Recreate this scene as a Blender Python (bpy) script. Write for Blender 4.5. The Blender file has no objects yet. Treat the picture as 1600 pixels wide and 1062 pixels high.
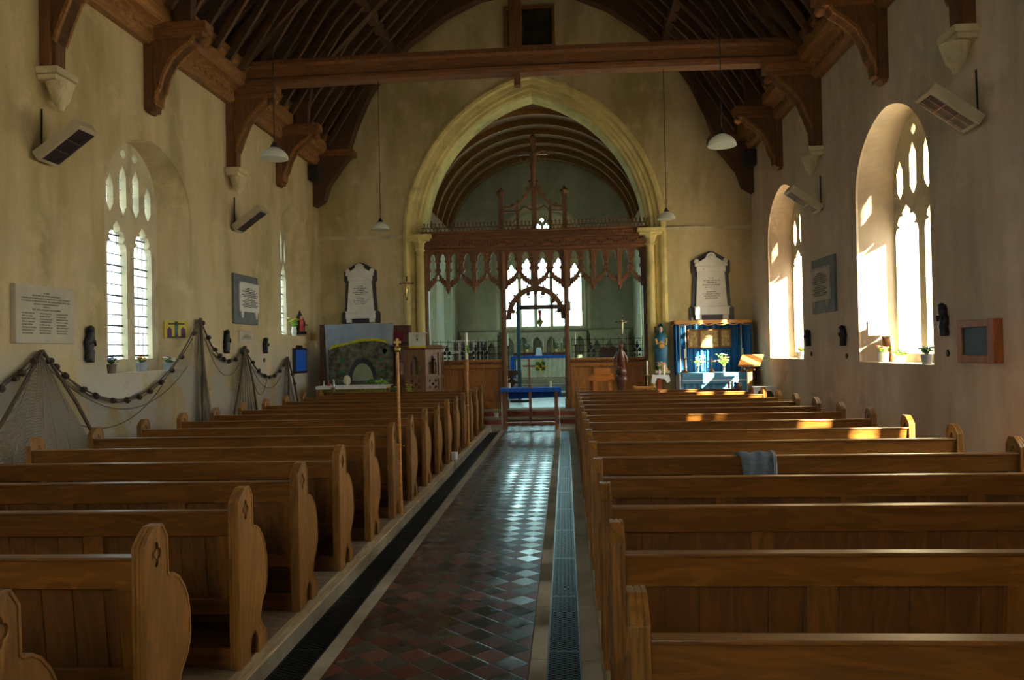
import bpy, bmesh, math, random
from mathutils import Vector, Matrix, geometry
R = math.radians
rnd = random.Random(7)
col = bpy.context.scene.collection
# ------------------------------------------------------------------ camera
F, YAW, PITCH, ROLL, HC = 1245.9, 0.06661, 0.01252, -0.02039, 1.7
fw = Vector((-math.sin(YAW)*math.cos(PITCH), math.cos(YAW)*math.cos(PITCH), math.sin(PITCH)))
_r = Vector((math.cos(YAW), math.sin(YAW), 0)); _u = _r.cross(fw)
rt = _r*math.cos(ROLL)+_u*math.sin(ROLL); up = -_r*math.sin(ROLL)+_u*math.cos(ROLL)
CAM = Vector((0, 0, HC))
def at(u, v, ax, c):
    d = fw*F+rt*(u-800)-up*(v-531); t = (c-CAM[ax])/d[ax]; return CAM+d*t
cam = bpy.data.objects.new('camera', bpy.data.cameras.new('camera')); col.objects.link(cam)
cam.data.sensor_width = 36; cam.data.lens = F*36/1600; cam.data.clip_start = .05; cam.data.clip_end = 300
M = Matrix((rt, up, -fw)).transposed().to_4x4(); M.translation = CAM; cam.matrix_world = M
bpy.context.scene.camera = cam
# ------------------------------------------------------------------ helpers
ORG = {}
def tag(o, label=None, cat=None, group=None, kind=None):
    if label: o['label'] = label
    if cat: o['category'] = cat
    if group: o['group'] = group
    if kind: o['kind'] = kind
    return o
def thing(name, label, cat, loc=(0, 0, 0), group=None, rz=0, local=False):
    o = bpy.data.objects.new(name, None); col.objects.link(o); o.empty_display_size = .1
    o.location = loc; o.rotation_euler = (0, 0, rz)
    tag(o, label, cat, group)
    ORG[o.name] = Vector((0, 0, 0)) if local else Vector(loc)
    return o
def copy_tree(o, loc=None, parent=None, label=None):
    c = o.copy(); col.objects.link(c)
    if parent: c.parent = parent
    if loc is not None: c.location = loc
    if label: c['label'] = label
    for ch in list(o.children): copy_tree(ch, None, c)
    return c
class MB:
    def __init__(s): s.bm = bmesh.new()
    def face(s, pts):
        vs = [s.bm.verts.new(p) for p in pts]
        return s.bm.faces.new(vs)
    def box(s, x0, y0, z0, x1, y1, z1):
        x0, x1 = sorted((x0, x1)); y0, y1 = sorted((y0, y1)); z0, z1 = sorted((z0, z1))
        v = [s.bm.verts.new(p) for p in ((x0,y0,z0),(x1,y0,z0),(x1,y1,z0),(x0,y1,z0),(x0,y0,z1),(x1,y0,z1),(x1,y1,z1),(x0,y1,z1))]
        for f in ((3,2,1,0),(4,5,6,7),(0,1,5,4),(1,2,6,5),(2,3,7,6),(3,0,4,7)): s.bm.faces.new([v[i] for i in f])
        return s
    def obox(s, c, ax, ay, az):
        c, ax, ay, az = map(Vector, (c, ax, ay, az))
        v = [s.bm.verts.new(c+ax*i+ay*j+az*k) for i, j, k in ((-1,-1,-1),(1,-1,-1),(1,1,-1),(-1,1,-1),(-1,-1,1),(1,-1,1),(1,1,1),(-1,1,1))]
        for f in ((3,2,1,0),(4,5,6,7),(0,1,5,4),(1,2,6,5),(2,3,7,6),(3,0,4,7)): s.bm.faces.new([v[i] for i in f])
        return s
    def beam(s, a, b, w, h, upv=(0, 0, 1)):
        a, b = Vector(a), Vector(b); d = b-a; n = d.normalized(); sd = n.cross(Vector(upv))
        if sd.length < 1e-4: sd = n.cross(Vector((0, 1, 0)))
        sd.normalize(); u = sd.cross(n)
        return s.obox((a+b)/2, d/2, sd*w/2, u*h/2)
    def plate(s, outer, holes, fn, w0, w1):
        loops = [list(outer)]+[list(h) for h in holes]
        tri = geometry.tessellate_polygon([[Vector((p[0], p[1], 0)) for p in l] for l in loops])
        flat = [p for l in loops for p in l]
        A = [s.bm.verts.new(fn(p[0], p[1], w0)) for p in flat]; B = [s.bm.verts.new(fn(p[0], p[1], w1)) for p in flat]
        for t in tri:
            if len(set(t)) < 3: continue
            try: s.bm.faces.new([A[i] for i in t]); s.bm.faces.new([B[i] for i in reversed(t)])
            except ValueError: pass
        k = 0
        for l in loops:
            n = len(l)
            for i in range(n):
                a, b = k+i, k+(i+1) % n
                try: s.bm.faces.new((A[a], A[b], B[b], B[a]))
                except ValueError: pass
            k += n
        return s
    def loft(s, rings, close=True, cap=True):
        vs = [[s.bm.verts.new(p) for p in r] for r in rings]; n = len(vs[0])
        for a, b in zip(vs, vs[1:]):
            for i in range(n if close else n-1): s.bm.faces.new((a[i], a[(i+1) % n], b[(i+1) % n], b[i]))
        if cap and close:
            for r in (vs[0], vs[-1]):
                try: s.bm.faces.new(r)
                except ValueError: pass
        return s
    def tube(s, pts, r, seg=8, cap=True):
        pts = [Vector(p) for p in pts]; n = len(pts); rs = r if isinstance(r, (list, tuple)) else [r]*n
        rings = []; ref = None
        for i, p in enumerate(pts):
            d = (pts[min(i+1, n-1)]-pts[max(i-1, 0)]).normalized()
            if ref is None: ref = d.orthogonal().normalized()
            ref = (ref-d*ref.dot(d))
            ref = ref.normalized() if ref.length > 1e-6 else d.orthogonal().normalized()
            b = d.cross(ref)
            rings.append([p+(ref*math.cos(t)+b*math.sin(t))*rs[i] for t in [2*math.pi*k/seg for k in range(seg)]])
        return s.loft(rings, cap=cap)
    def lathe(s, prof, c=(0, 0, 0), seg=20, sy=1.0):
        c = Vector(c)
        return s.loft([[c+Vector((r*math.cos(2*math.pi*k/seg), sy*r*math.sin(2*math.pi*k/seg), z)) for k in range(seg)] for r, z in prof])
    def sect(s, secs, c=(0, 0, 0), seg=16):
        c = Vector(c)
        return s.loft([[c+Vector((cx+rx*math.cos(2*math.pi*k/seg), cy+ry*math.sin(2*math.pi*k/seg), z)) for k in range(seg)] for z, cx, cy, rx, ry in secs])
    def ball(s, c, r, sc=(1, 1, 1), sub=2):
        m = Matrix.Translation(Vector(c)) @ Matrix.Diagonal((r*sc[0], r*sc[1], r*sc[2], 1))
        bmesh.ops.create_icosphere(s.bm, subdivisions=sub, radius=1, matrix=m); return s
    def build(s, name, mat, parent=None, smooth=False, bevel=0, label=None, recalc=True):
        bm = s.bm
        if recalc: bmesh.ops.recalc_face_normals(bm, faces=bm.faces)
        if parent is not None: off = ORG.get(parent.name, Vector())
        else:
            xs = [v.co for v in bm.verts]
            off = Vector(((min(p.x for p in xs)+max(p.x for p in xs))/2, (min(p.y for p in xs)+max(p.y for p in xs))/2, min(p.z for p in xs)))
        bmesh.ops.translate(bm, vec=-off, verts=bm.verts)
        if smooth:
            for f in bm.faces: f.smooth = True
        me = bpy.data.meshes.new(name); bm.to_mesh(me); bm.free()
        if smooth:
            try: me.set_sharp_from_angle(angle=R(40))
            except Exception: pass
        o = bpy.data.objects.new(name, me); col.objects.link(o); me.materials.append(mat)
        if parent is not None: o.parent = parent; ORG[o.name] = off
        else: o.location = off; ORG[o.name] = off
        if bevel:
            b = o.modifiers.new('bevel', 'BEVEL'); b.width = bevel; b.segments = 2; b.limit_method = 'ANGLE'; b.angle_limit = R(35)
        if label: o['label'] = label
        return o
def struct(name, mb, mat, parent=None, **k):
    o = mb.build(name, mat, parent, **k)
    if parent is None: o['kind'] = 'structure'
    return o
XZ = lambda u, v, w: (u, w, v)          # polygon in x,z; thickness along y
YZ = lambda u, v, w: (w, u, v)          # polygon in y,z; thickness along x
XY = lambda u, v, w: (u, v, w)
def arch(c, half, sill, spring, rise, n=14, p=1.0):
    """closed loop: sill-left, up, pointed arch, sill-right"""
    pts = [(c-half, sill)]
    if rise >= half:
        Rr = (rise*rise+half*half)/(2*half); a1 = math.asin(min(1, rise/Rr))
        L = [(c-half+Rr-Rr*math.cos(a1*i/n), spring+Rr*math.sin(a1*i/n)) for i in range(n+1)]
    else:
        L = [(c-half*math.cos(math.pi/2*i/n), spring+rise*(.88*math.sin(math.pi/2*i/n)+.12*i/n)) for i in range(n+1)]
    pts += L; pts += [(2*c-a, b) for a, b in reversed(L[:-1])]; pts.append((c+half, sill))
    return pts
def light(c, half, sill, spring, rise, cusp=.22, foot=False):
    """a cusped light opening"""
    lo = [(c-half, sill)] if not foot else [(c, sill-half*.9), (c-half*.75, sill-half*.1), (c-half, sill+half*.4)]
    h = half
    up_ = [(-h, 0), (-h*.98, rise*.14), (-h*.9, rise*.26), (-h*(.9-cusp*1.3), rise*.30), (-h*.82, rise*.42), (-h*.74, rise*.56), (-h*.60, rise*.66), (-h*(.52-cusp), rise*.66), (-h*.36, rise*.78), (-h*.14, rise*.92), (0, rise)]
    pts = lo+[(c+a, spring+b) for a, b in up_]
    pts += [(c-a, spring+b) for a, b in reversed(up_[:-1])]
    pts += [(2*c-a, b) for a, b in reversed(lo) if a != c]
    return pts
def circ(c, z, r, n=12, lob=0, a0=0):
    o = []
    for i in range(n):
        t = 2*math.pi*i/n+a0; k = r*(1+lob*abs(math.cos(2*t))-lob) if lob else r
        o.append((c+k*math.cos(t), z+k*math.sin(t)))
    return o
# ------------------------------------------------------------------ materials
def nt(name):
    m = bpy.data.materials.new(name); m.use_nodes = True; t = m.node_tree
    b = t.nodes['Principled BSDF']; return m, t, b
def N(t, typ, **k):
    n = t.nodes.new(typ)
    for a, b in k.items():
        if a.startswith('i_'): n.inputs[a[2:].replace('_', ' ')].default_value = b
        else: setattr(n, a, b)
    return n
def ramp(t, fac, stops):
    n = t.nodes.new('ShaderNodeValToRGB'); e = n.color_ramp.elements
    while len(e) < len(stops): e.new(.5)
    for x, (p, c) in zip(e, stops): x.position = p; x.color = (*c, 1) if len(c) == 3 else c
    t.links.new(fac, n.inputs[0]); return n.outputs[0]
def noise(t, vec, scale, detail=4, dist=0, w=None, rough=.55):
    n = t.nodes.new('ShaderNodeTexNoise'); n.inputs['Scale'].default_value = scale; n.inputs['Detail'].default_value = detail
    n.inputs['Distortion'].default_value = dist; n.inputs['Roughness'].default_value = rough
    if w is not None: n.noise_dimensions = '4D'; t.links.new(w, n.inputs['W'])
    t.links.new(vec, n.inputs['Vector']); return n.outputs['Fac']
def mapv(t, sc, coord='Object', rot=(0, 0, 0)):
    c = t.nodes.new('ShaderNodeTexCoord'); m = t.nodes.new('ShaderNodeMapping'); m.inputs['Scale'].default_value = sc; m.inputs['Rotation'].default_value = rot
    t.links.new(c.outputs[coord], m.inputs['Vector']); return m.outputs[0]
def geo(t, sc):
    c = t.nodes.new('ShaderNodeNewGeometry'); m = t.nodes.new('ShaderNodeMapping'); m.inputs['Scale'].default_value = sc
    t.links.new(c.outputs['Position'], m.inputs['Vector']); return m.outputs[0]
def mix(t, a, b, f, mode='MIX'):
    n = t.nodes.new('ShaderNodeMix'); n.data_type = 'RGBA'; n.blend_type = mode
    for s, v in ((n.inputs[0], f), (n.inputs[6], a), (n.inputs[7], b)):
        if hasattr(v, 'links'): t.links.new(v, s)
        elif isinstance(v, (tuple, list)): s.default_value = (*v, 1)
        else: s.default_value = v
    return n.outputs[2]
def bump(t, b, h, st=.2, dist=.01):
    n = t.nodes.new('ShaderNodeBump'); n.inputs['Strength'].default_value = st; n.inputs['Distance'].default_value = dist
    t.links.new(h, n.inputs['Height']); t.links.new(n.outputs[0], b.inputs['Normal'])
def flat(name, c, rough=.6, metal=0, var=.12, sc=9):
    m, t, b = nt(name); v = mapv(t, (1, 1, 1)); f = noise(t, v, sc, 3)
    lo = tuple(x*(1-var) for x in c); hi = tuple(min(1, x*(1+var)) for x in c)
    t.links.new(ramp(t, f, [(.3, lo), (.7, hi)]), b.inputs['Base Color']); b.inputs['Roughness'].default_value = rough; b.inputs['Metallic'].default_value = metal
    return m
def wood(name, c, axis=0, rough=.38, contrast=.5, knots=True):
    m, t, b = nt(name); s = [16, 16, 16]; s[axis] = 1.1
    oi = t.nodes.new('ShaderNodeObjectInfo'); w = t.nodes.new('ShaderNodeMath'); w.operation = 'MULTIPLY'; w.inputs[1].default_value = 37; t.links.new(oi.outputs['Random'], w.inputs[0])
    v = mapv(t, s); f = noise(t, v, 1.0, 6, 1.6, w.outputs[0]); f2 = noise(t, v, 6.0, 3, .4, w.outputs[0])
    s2 = [3.2, 3.2, 3.2]; s2[axis] = .55
    f3 = noise(t, mapv(t, s2), 1.0, 2, 2.5, w.outputs[0])
    rings = N(t, 'ShaderNodeMath', operation='MULTIPLY'); rings.inputs[1].default_value = 34; t.links.new(f3, rings.inputs[0])
    sn = N(t, 'ShaderNodeMath', operation='SINE'); t.links.new(rings.outputs[0], sn.inputs[0])
    lo = tuple(x*(1-contrast) for x in c); hi = tuple(min(1, x*(1+contrast*.7)) for x in c)
    base = ramp(t, f, [(.3, lo), (.5, c), (.72, hi)])
    base = mix(t, base, ramp(t, sn.outputs[0], [(0, tuple(x*.5 for x in c)), (.6, hi)]), .42)
    base = mix(t, base, ramp(t, f2, [(.35, tuple(x*.45 for x in c)), (.5, c)]), .25)
    # board-to-board tone
    tone = N(t, 'ShaderNodeMapRange'); tone.inputs['To Min'].default_value = .82; tone.inputs['To Max'].default_value = 1.15; t.links.new(oi.outputs['Random'], tone.inputs[0])
    cc = N(t, 'ShaderNodeCombineColor')
    for k in range(3): t.links.new(tone.outputs[0], cc.inputs[k])
    base = mix(t, base, cc.outputs[0], 1.0, 'MULTIPLY')
    t.links.new(base, b.inputs['Base Color'])
    t.links.new(ramp(t, f, [(.2, (rough-.08,)*3), (.8, (rough+.15,)*3)]), b.inputs['Roughness'])
    bump(t, b, f2, .15, .002); return m
def plaster(name, c, stain, dark, light_=None):
    m, t, b = nt(name); v = geo(t, (1, 1, 1)); vs = geo(t, (1.3, 1.3, .35))
    base = ramp(t, noise(t, vs, 1.1, 6, .15, rough=.6), [(.34, stain), (.5, c), (.66, tuple(x*1.1 for x in c))])
    base = mix(t, base, dark, ramp(t, noise(t, vs, .6, 6, .2, rough=.62), [(.46, (0, 0, 0)), (.64, (.75, .75, .75))]))
    base = mix(t, base, tuple(x*1.28 for x in c), ramp(t, noise(t, v, 1.7, 8, .1, rough=.68), [(.54, (0, 0, 0)), (.64, (.42, .42, .42))]))
    # small dark blemishes
    base = mix(t, base, tuple(x*.35 for x in c), ramp(t, noise(t, v, 7.5, 3, .3), [(.73, (0, 0, 0)), (.78, (.8, .8, .8))]))
    if light_:   # bare, salt-whitened patches low on the wall
        g = t.nodes.new('ShaderNodeNewGeometry'); sp = N(t, 'ShaderNodeSeparateXYZ'); t.links.new(g.outputs['Position'], sp.inputs[0])
        mr = N(t, 'ShaderNodeMapRange'); mr.inputs[1].default_value = 1.3; mr.inputs[2].default_value = 2.0; mr.inputs[3].default_value = 1; mr.inputs[4].default_value = 0; t.links.new(sp.outputs['Z'], mr.inputs[0])
        f = mix(t, (0, 0, 0), ramp(t, noise(t, v, 1.0, 7, .3, rough=.62), [(.44, (0, 0, 0)), (.52, (1, 1, 1))]), mr.outputs[0])
        base = mix(t, base, light_, f)
    t.links.new(base, b.inputs['Base Color']); b.inputs['Roughness'].default_value = .92
    bump(t, b, noise(t, v, 6, 8, .3), .35, .03); return m
def stone(name, c, block=(.45, .30)):
    m, t, b = nt(name); v = geo(t, (1, 1, 1))
    base = ramp(t, noise(t, v, 2.0, 6, .8), [(.3, tuple(x*.7 for x in c)), (.5, c), (.7, tuple(min(1, x*1.15) for x in c))])
    base = mix(t, base, tuple(x*.45 for x in c), ramp(t, noise(t, v, 9, 4), [(.66, (0, 0, 0)), (.75, (.6, .6, .6))]))
    t.links.new(base, b.inputs['Base Color']); b.inputs['Roughness'].default_value = .85; bump(t, b, noise(t, v, 14, 6), .3, .01); return m
OAK = (.185, .071, .010)  # pew-back wood darkened in colour in place of weaker west light
m_rail = wood('pew_wood_long_shaded', OAK, 0, .33); m_up = wood('pew_wood_upright', (.245, .108, .019), 2, .36); m_stile = wood('pew_wood_stile_shaded', (.185, .073, .011), 2, .36); m_board = wood('pew_wood_board_recess_shade', (.135, .050, .008), 2, .42)  # back boards darkest: recess shade put into their colour
m_seat = wood('pew_seat_wood', (.14, .055, .012), 0, .4)
m_dark = wood('roof_wood', (.085, .034, .011), 1, .75, .4); m_darkx = wood('roof_beam_wood', (.21, .082, .020), 0, .7, .45); m_darkz = wood('roof_post_wood', (.15, .062, .016), 2, .7, .45)
m_corn = wood('cornice_wood', (.30, .135, .035), 1, .65, .45); m_rafter = wood('rafter_wood', (.085, .038, .011), 0, .7, .4)
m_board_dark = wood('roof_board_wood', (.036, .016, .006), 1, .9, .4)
m_screen = wood('screen_wood', (.19, .078, .022), 2, .5, .4); m_screenx = wood('screen_beam_wood', (.20, .076, .020), 0, .5, .5)
m_dado = wood('dado_wood', (.42, .165, .022), 2, .4, .35); m_pulpit = wood('pulpit_wood', (.21, .10, .038), 2, .45, .4)
m_chest = wood('reddish_wood', (.24, .085, .03), 2, .4, .35); m_gold_oak = wood('golden_oak', (.55, .25, .05), 0, .4, .3); m_stand = wood('lectern_wood', (.50, .22, .05), 2, .45, .3)
m_walnut = wood('walnut', (.10, .035, .018), 2, .35, .4)
m_wall = plaster('nave_plaster', (.57, .46, .255), (.40, .32, .15), (.36, .29, .09), (.50, .47, .40))
m_wallr = plaster('nave_plaster_south', (.62, .51, .37), (.45, .39, .28), (.46, .31, .20))
m_wallc = plaster('chancel_plaster_light_tint', (.42, .40, .29), (.36, .34, .23), (.31, .28, .2))  # greener and darker than the nave, imitating the chancel's tinted, dimmer light
m_arch = stone('arch_stone', (.68, .56, .22)); m_ashlar = stone('window_stone', (.56, .49, .31)); m_pale = stone('pale_stone', (.55, .49, .36)); m_corbel = stone('corbel_stone', (.62, .53, .32))
m_step = stone('step_stone', (.38, .33, .24)); m_border = stone('aisle_border_stone', (.36, .31, .22)); m_plat = wood('platform_boards', (.24, .17, .10), 0, .7, .3); m_curb = wood('curb_wood', (.40, .30, .17), 1, .6, .3)
m_brick = flat('riser_brick', (.30, .07, .04), .7, 0, .35, 6); m_trough = flat('trough_dark', (.006, .006, .006), .9)
m_iron = flat('cast_iron', (.05, .055, .06), .32, .85); m_black = flat('black_wood', (.012, .01, .01), .5); m_iron2 = flat('black_iron', (.02, .02, .02), .5, .4)
m_marble = flat('white_marble', (.72, .70, .63), .45, 0, .08, 5); m_slate = flat('dark_slate', (.035, .033, .04), .4, 0, .2, 5); m_greyslate = flat('grey_slate', (.13, .15, .16), .5, 0, .2, 5)
m_faint = flat('worn_inscription', (.25, .21, .15), .8); m_ink = flat('inscription_ink', (.15, .13, .10), .7); m_lime = flat('limestone_tablet', (.50, .45, .34), .8, 0, .1, 5)
m_white = flat('white_cloth', (.80, .82, .84), .85, 0, .05); m_cream = flat('cream_cloth', (.66, .66, .52), .85, 0, .1); m_blue = flat('blue_cloth', (.006, .11, .58), .8, 0, .2, 12)
m_wax = flat('candle_wax', (.80, .76, .58), .5); m_brass = flat('brass', (.75, .55, .18), .28, 1, .1); m_gold = flat('gold_thread', (.75, .55, .05), .55)
m_green = flat('leaf_green', (.045, .13, .02), .6, 0, .5, 20); m_lgreen = flat('pale_leaf', (.22, .42, .05), .6, 0, .4, 20); m_yel = flat('yellow_petal', (.85, .62, .03), .6); m_orange = flat('orange_petal', (.9, .38, .01), .6)
m_purple = flat('violet_petal', (.18, .12, .55), .6); m_whitep = flat('white_petal', (.85, .85, .78), .6); m_pink = flat('pink_petal', (.75, .35, .35), .6); m_redp = flat('red_petal', (.6, .03, .03), .6)
m_pot = flat('white_pot', (.72, .72, .68), .5); m_greypot = flat('grey_pot', (.30, .34, .38), .5); m_brownpot = flat('brown_pot', (.20, .15, .11), .7); m_terra = flat('terracotta', (.4, .15, .06), .8)
m_net = None
m_heater = flat('heater_casing', (.48, .42, .28), .5, 0, .05); m_grille = flat('heater_element', (.04, .022, .03), .4, .3); m_chrome = flat('polished_steel', (.6, .55, .5), .2, 1)
m_rope = flat('rope', (.10, .07, .045), .9); m_float = flat('cork_float', (.045, .028, .018), .8, 0, .4, 20)
m_red = flat('red_wood', (.42, .08, .03), .5); m_board2 = flat('dark_screen', (.025, .03, .035), .5); m_frame = wood('picture_frame_wood', (.42, .13, .03), 2, .45, .3)
m_skin = flat('painted_skin', (.62, .36, .22), .6); m_teal = flat('teal_paint', (.015, .13, .12), .5, 0, .25, 14); m_tealb = flat('blue_green_paint', (.01, .11, .20), .5, 0, .25, 14); m_tan = flat('tan_paint', (.60, .33, .16), .6)
m_yellowcard = flat('yellow_card', (.55, .62, .02), .6); m_bluecard = flat('blue_card', (.02, .05, .30), .5)
m_denim = flat('denim', (.085, .11, .135), .95, 0, .25, 60); m_seam = flat('pale_stitching', (.30, .33, .38), .9)
def opal():
    m, t, b = nt('opal_glass'); o = t.nodes['Material Output']; b.inputs['Base Color'].default_value = (.85, .85, .76, 1); b.inputs['Roughness'].default_value = .2
    tl = N(t, 'ShaderNodeBsdfTranslucent'); tl.inputs[0].default_value = (.95, .95, .85, 1); a = N(t, 'ShaderNodeMixShader'); a.inputs[0].default_value = .45
    t.links.new(b.outputs[0], a.inputs[1]); t.links.new(tl.outputs[0], a.inputs[2]); t.links.new(a.outputs[0], o.inputs[0]); return m
m_opal = opal(); m_redglass = flat('red_glass', (.75, .02, .02), .15)
m_lead = flat('window_lead', (.03, .035, .04), .6); m_sil = flat('silver', (.6, .6, .6), .25, 1)
m_card = flat('white_card', (.75, .78, .78), .6); m_photo = flat('photo_print', (.12, .14, .14), .5, 0, .9, 25); m_maroon = flat('maroon_cloth', (.16, .008, .02), .8); m_prayer = wood('orange_wood', (.62, .20, .02), 0, .4, .25); m_reredos = flat('pale_reredos', (.46, .42, .29), .85, 0, .15, 6); m_stonecarv = flat('carved_reredos', (.24, .22, .15), .85, 0, .25, 6)
def glass(name='window_glass', tc=(.93, .96, .97, 1)):
    m, t, b = nt(name); t.nodes.remove(b); o = t.nodes['Material Output']
    tr = N(t, 'ShaderNodeBsdfTransparent'); tr.inputs[0].default_value = tc
    tl = N(t, 'ShaderNodeBsdfTranslucent'); tl.inputs[0].default_value = (.9, .93, .92, 1); gl = N(t, 'ShaderNodeBsdfGlossy'); gl.inputs['Roughness'].default_value = .15
    v = geo(t, (1, 1, 1)); f = ramp(t, noise(t, v, 5, 4, .8), [(.3, (.10,)*3), (.7, (.26,)*3)])
    a = N(t, 'ShaderNodeMixShader'); t.links.new(f, a.inputs[0]); t.links.new(tr.outputs[0], a.inputs[1]); t.links.new(tl.outputs[0], a.inputs[2])
    c = N(t, 'ShaderNodeMixShader'); c.inputs[0].default_value = .04; t.links.new(a.outputs[0], c.inputs[1]); t.links.new(gl.outputs[0], c.inputs[2])
    t.links.new(c.outputs[0], o.inputs[0]); return m
m_glass = glass(); m_nglass = glass('north_sky_dimmed_glass', (.54, .62, .67, 1)); m_eglass = glass('sky_tinted_glass', (.68, .90, .90, 1))  # glass tints stand in for dimmer north sky and bluish east light
def tiles():
    m, t, b = nt('aisle_tiles'); tw = .218; s = tw/math.sqrt(2); tx, ty = -1.207, 4.2235
    g = t.nodes.new('ShaderNodeNewGeometry'); sp = N(t, 'ShaderNodeSeparateXYZ'); t.links.new(g.outputs['Position'], sp.inputs[0])
    def mth(op, a, b_=None, c=None):
        n = N(t, 'ShaderNodeMath', operation=op)
        for i, v in enumerate((a, b_, c)):
            if v is None: continue
            if hasattr(v, 'links'): t.links.new(v, n.inputs[i])
            else: n.inputs[i].default_value = v
        return n.outputs[0]
    x = mth('SUBTRACT', sp.outputs[0], tx); y = mth('SUBTRACT', sp.outputs[1], ty); k = 1/math.sqrt(2)/s
    p = mth('MULTIPLY', mth('ADD', x, y), k); q = mth('MULTIPLY', mth('SUBTRACT', y, x), k)
    fp, fq = mth('FLOOR', p), mth('FLOOR', q); par = mth('MODULO', mth('ADD', mth('ADD', fp, fq), 1000.0), 2.0); par = mth('GREATER_THAN', par, .5)
    cv = N(t, 'ShaderNodeCombineXYZ'); t.links.new(fp, cv.inputs[0]); t.links.new(fq, cv.inputs[1])
    wn = N(t, 'ShaderNodeTexWhiteNoise'); wn.noise_dimensions = '2D'; t.links.new(cv.outputs[0], wn.inputs['Vector'])
    dark = ramp(t, wn.outputs['Value'], [(0, (.022, .022, .020)), (.6, (.04, .045, .045)), (1, (.055, .042, .035))])
    red = ramp(t, wn.outputs['Value'], [(0, (.105, .034, .018)), (.5, (.135, .046, .026)), (.85, (.085, .030, .018)), (1, (.16, .06, .035))])
    c = mix(t, dark, red, par)
    c = mix(t, c, (.03, .025, .02), ramp(t, noise(t, g.outputs['Position'], 4, 5, .6), [(.45, (0, 0, 0)), (.8, (.28,)*3)]))
    ep = mth('MINIMUM', mth('FRACT', p), mth('SUBTRACT', 1.0, mth('FRACT', p))); eq = mth('MINIMUM', mth('FRACT', q), mth('SUBTRACT', 1.0, mth('FRACT', q)))
    ed = mth('MINIMUM', ep, eq); gr = ramp(t, ed, [(.012, (1, 1, 1)), (.026, (0, 0, 0))])
    c = mix(t, c, (.07, .06, .045), gr); t.links.new(c, b.inputs['Base Color'])
    ro = ramp(t, noise(t, g.outputs['Position'], 6, 4), [(.3, (.15,)*3), (.7, (.30,)*3)]); t.links.new(mix(t, ro, (.46,)*3, mth('MULTIPLY', par, .8)), b.inputs['Roughness']); t.links.new(mth('SUBTRACT', .36, mth('MULTIPLY', par, .20)), b.inputs['Specular IOR Level'])
    # each tile lies at a very slightly different tilt, joints sit low
    nm = N(t, 'ShaderNodeVectorMath', operation='SUBTRACT'); t.links.new(wn.outputs['Color'], nm.inputs[0]); nm.inputs[1].default_value = (.5, .5, .5)
    ns = N(t, 'ShaderNodeVectorMath', operation='SCALE'); t.links.new(nm.outputs[0], ns.inputs[0]); ns.inputs['Scale'].default_value = .05
    na = N(t, 'ShaderNodeVectorMath', operation='ADD'); t.links.new(g.outputs['Normal'], na.inputs[0]); t.links.new(ns.outputs[0], na.inputs[1])
    nn = N(t, 'ShaderNodeVectorMath', operation='NORMALIZE'); t.links.new(na.outputs[0], nn.inputs[0])
    bp = N(t, 'ShaderNodeBump'); bp.inputs['Strength'].default_value = .5; bp.inputs['Distance'].default_value = .004
    h = ramp(t, ed, [(0, (0, 0, 0)), (.04, (1, 1, 1))]); t.links.new(h, bp.inputs['Height']); t.links.new(nn.outputs[0], bp.inputs['Normal']); t.links.new(bp.outputs[0], b.inputs['Normal'])
    return m
m_tiles = tiles()
def netmat():
    m, t, b = nt('fishing_net'); o = t.nodes['Material Output']; b.inputs['Base Color'].default_value = (.17, .13, .085, 1); b.inputs['Roughness'].default_value = .9
    g = geo(t, (1, 1, 1)); w = N(t, 'ShaderNodeTexWave', wave_type='BANDS', bands_direction='DIAGONAL'); w.inputs['Scale'].default_value = 26; w.inputs['Distortion'].default_value = 1.2; t.links.new(g, w.inputs[0])
    g2 = N(t, 'ShaderNodeMapping'); g2.inputs['Scale'].default_value = (1, -1, 1); t.links.new(g, g2.inputs[0])
    w2 = N(t, 'ShaderNodeTexWave', wave_type='BANDS', bands_direction='DIAGONAL'); w2.inputs['Scale'].default_value = 26; w2.inputs['Distortion'].default_value = 1.2; t.links.new(g2.outputs[0], w2.inputs[0])
    mx = N(t, 'ShaderNodeMath', operation='MAXIMUM'); t.links.new(w.outputs['Fac'], mx.inputs[0]); t.links.new(w2.outputs['Fac'], mx.inputs[1])
    r = ramp(t, mx.outputs[0], [(.70, (.06,)*3), (.97, (.5,)*3)])
    tr = N(t, 'ShaderNodeBsdfTransparent'); mm = N(t, 'ShaderNodeMixShader'); t.links.new(r, mm.inputs[0]); t.links.new(tr.outputs[0], mm.inputs[1]); t.links.new(b.outputs[0], mm.inputs[2]); t.links.new(mm.outputs[0], o.inputs[0]); return m
m_net = netmat()
def curtain(name, c):
    m, t, b = nt(name); v = mapv(t, (1, 1, 1)); f = noise(t, v, 30, 3); t.links.new(ramp(t, f, [(.3, tuple(x*.85 for x in c)), (.7, tuple(min(1, x*1.15) for x in c))]), b.inputs['Base Color']); b.inputs['Roughness'].default_value = .85; return m
m_curt = curtain('blue_curtain', (.012, .12, .30)); m_lblue = curtain('pale_blue_linen', (.10, .30, .48))
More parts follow.
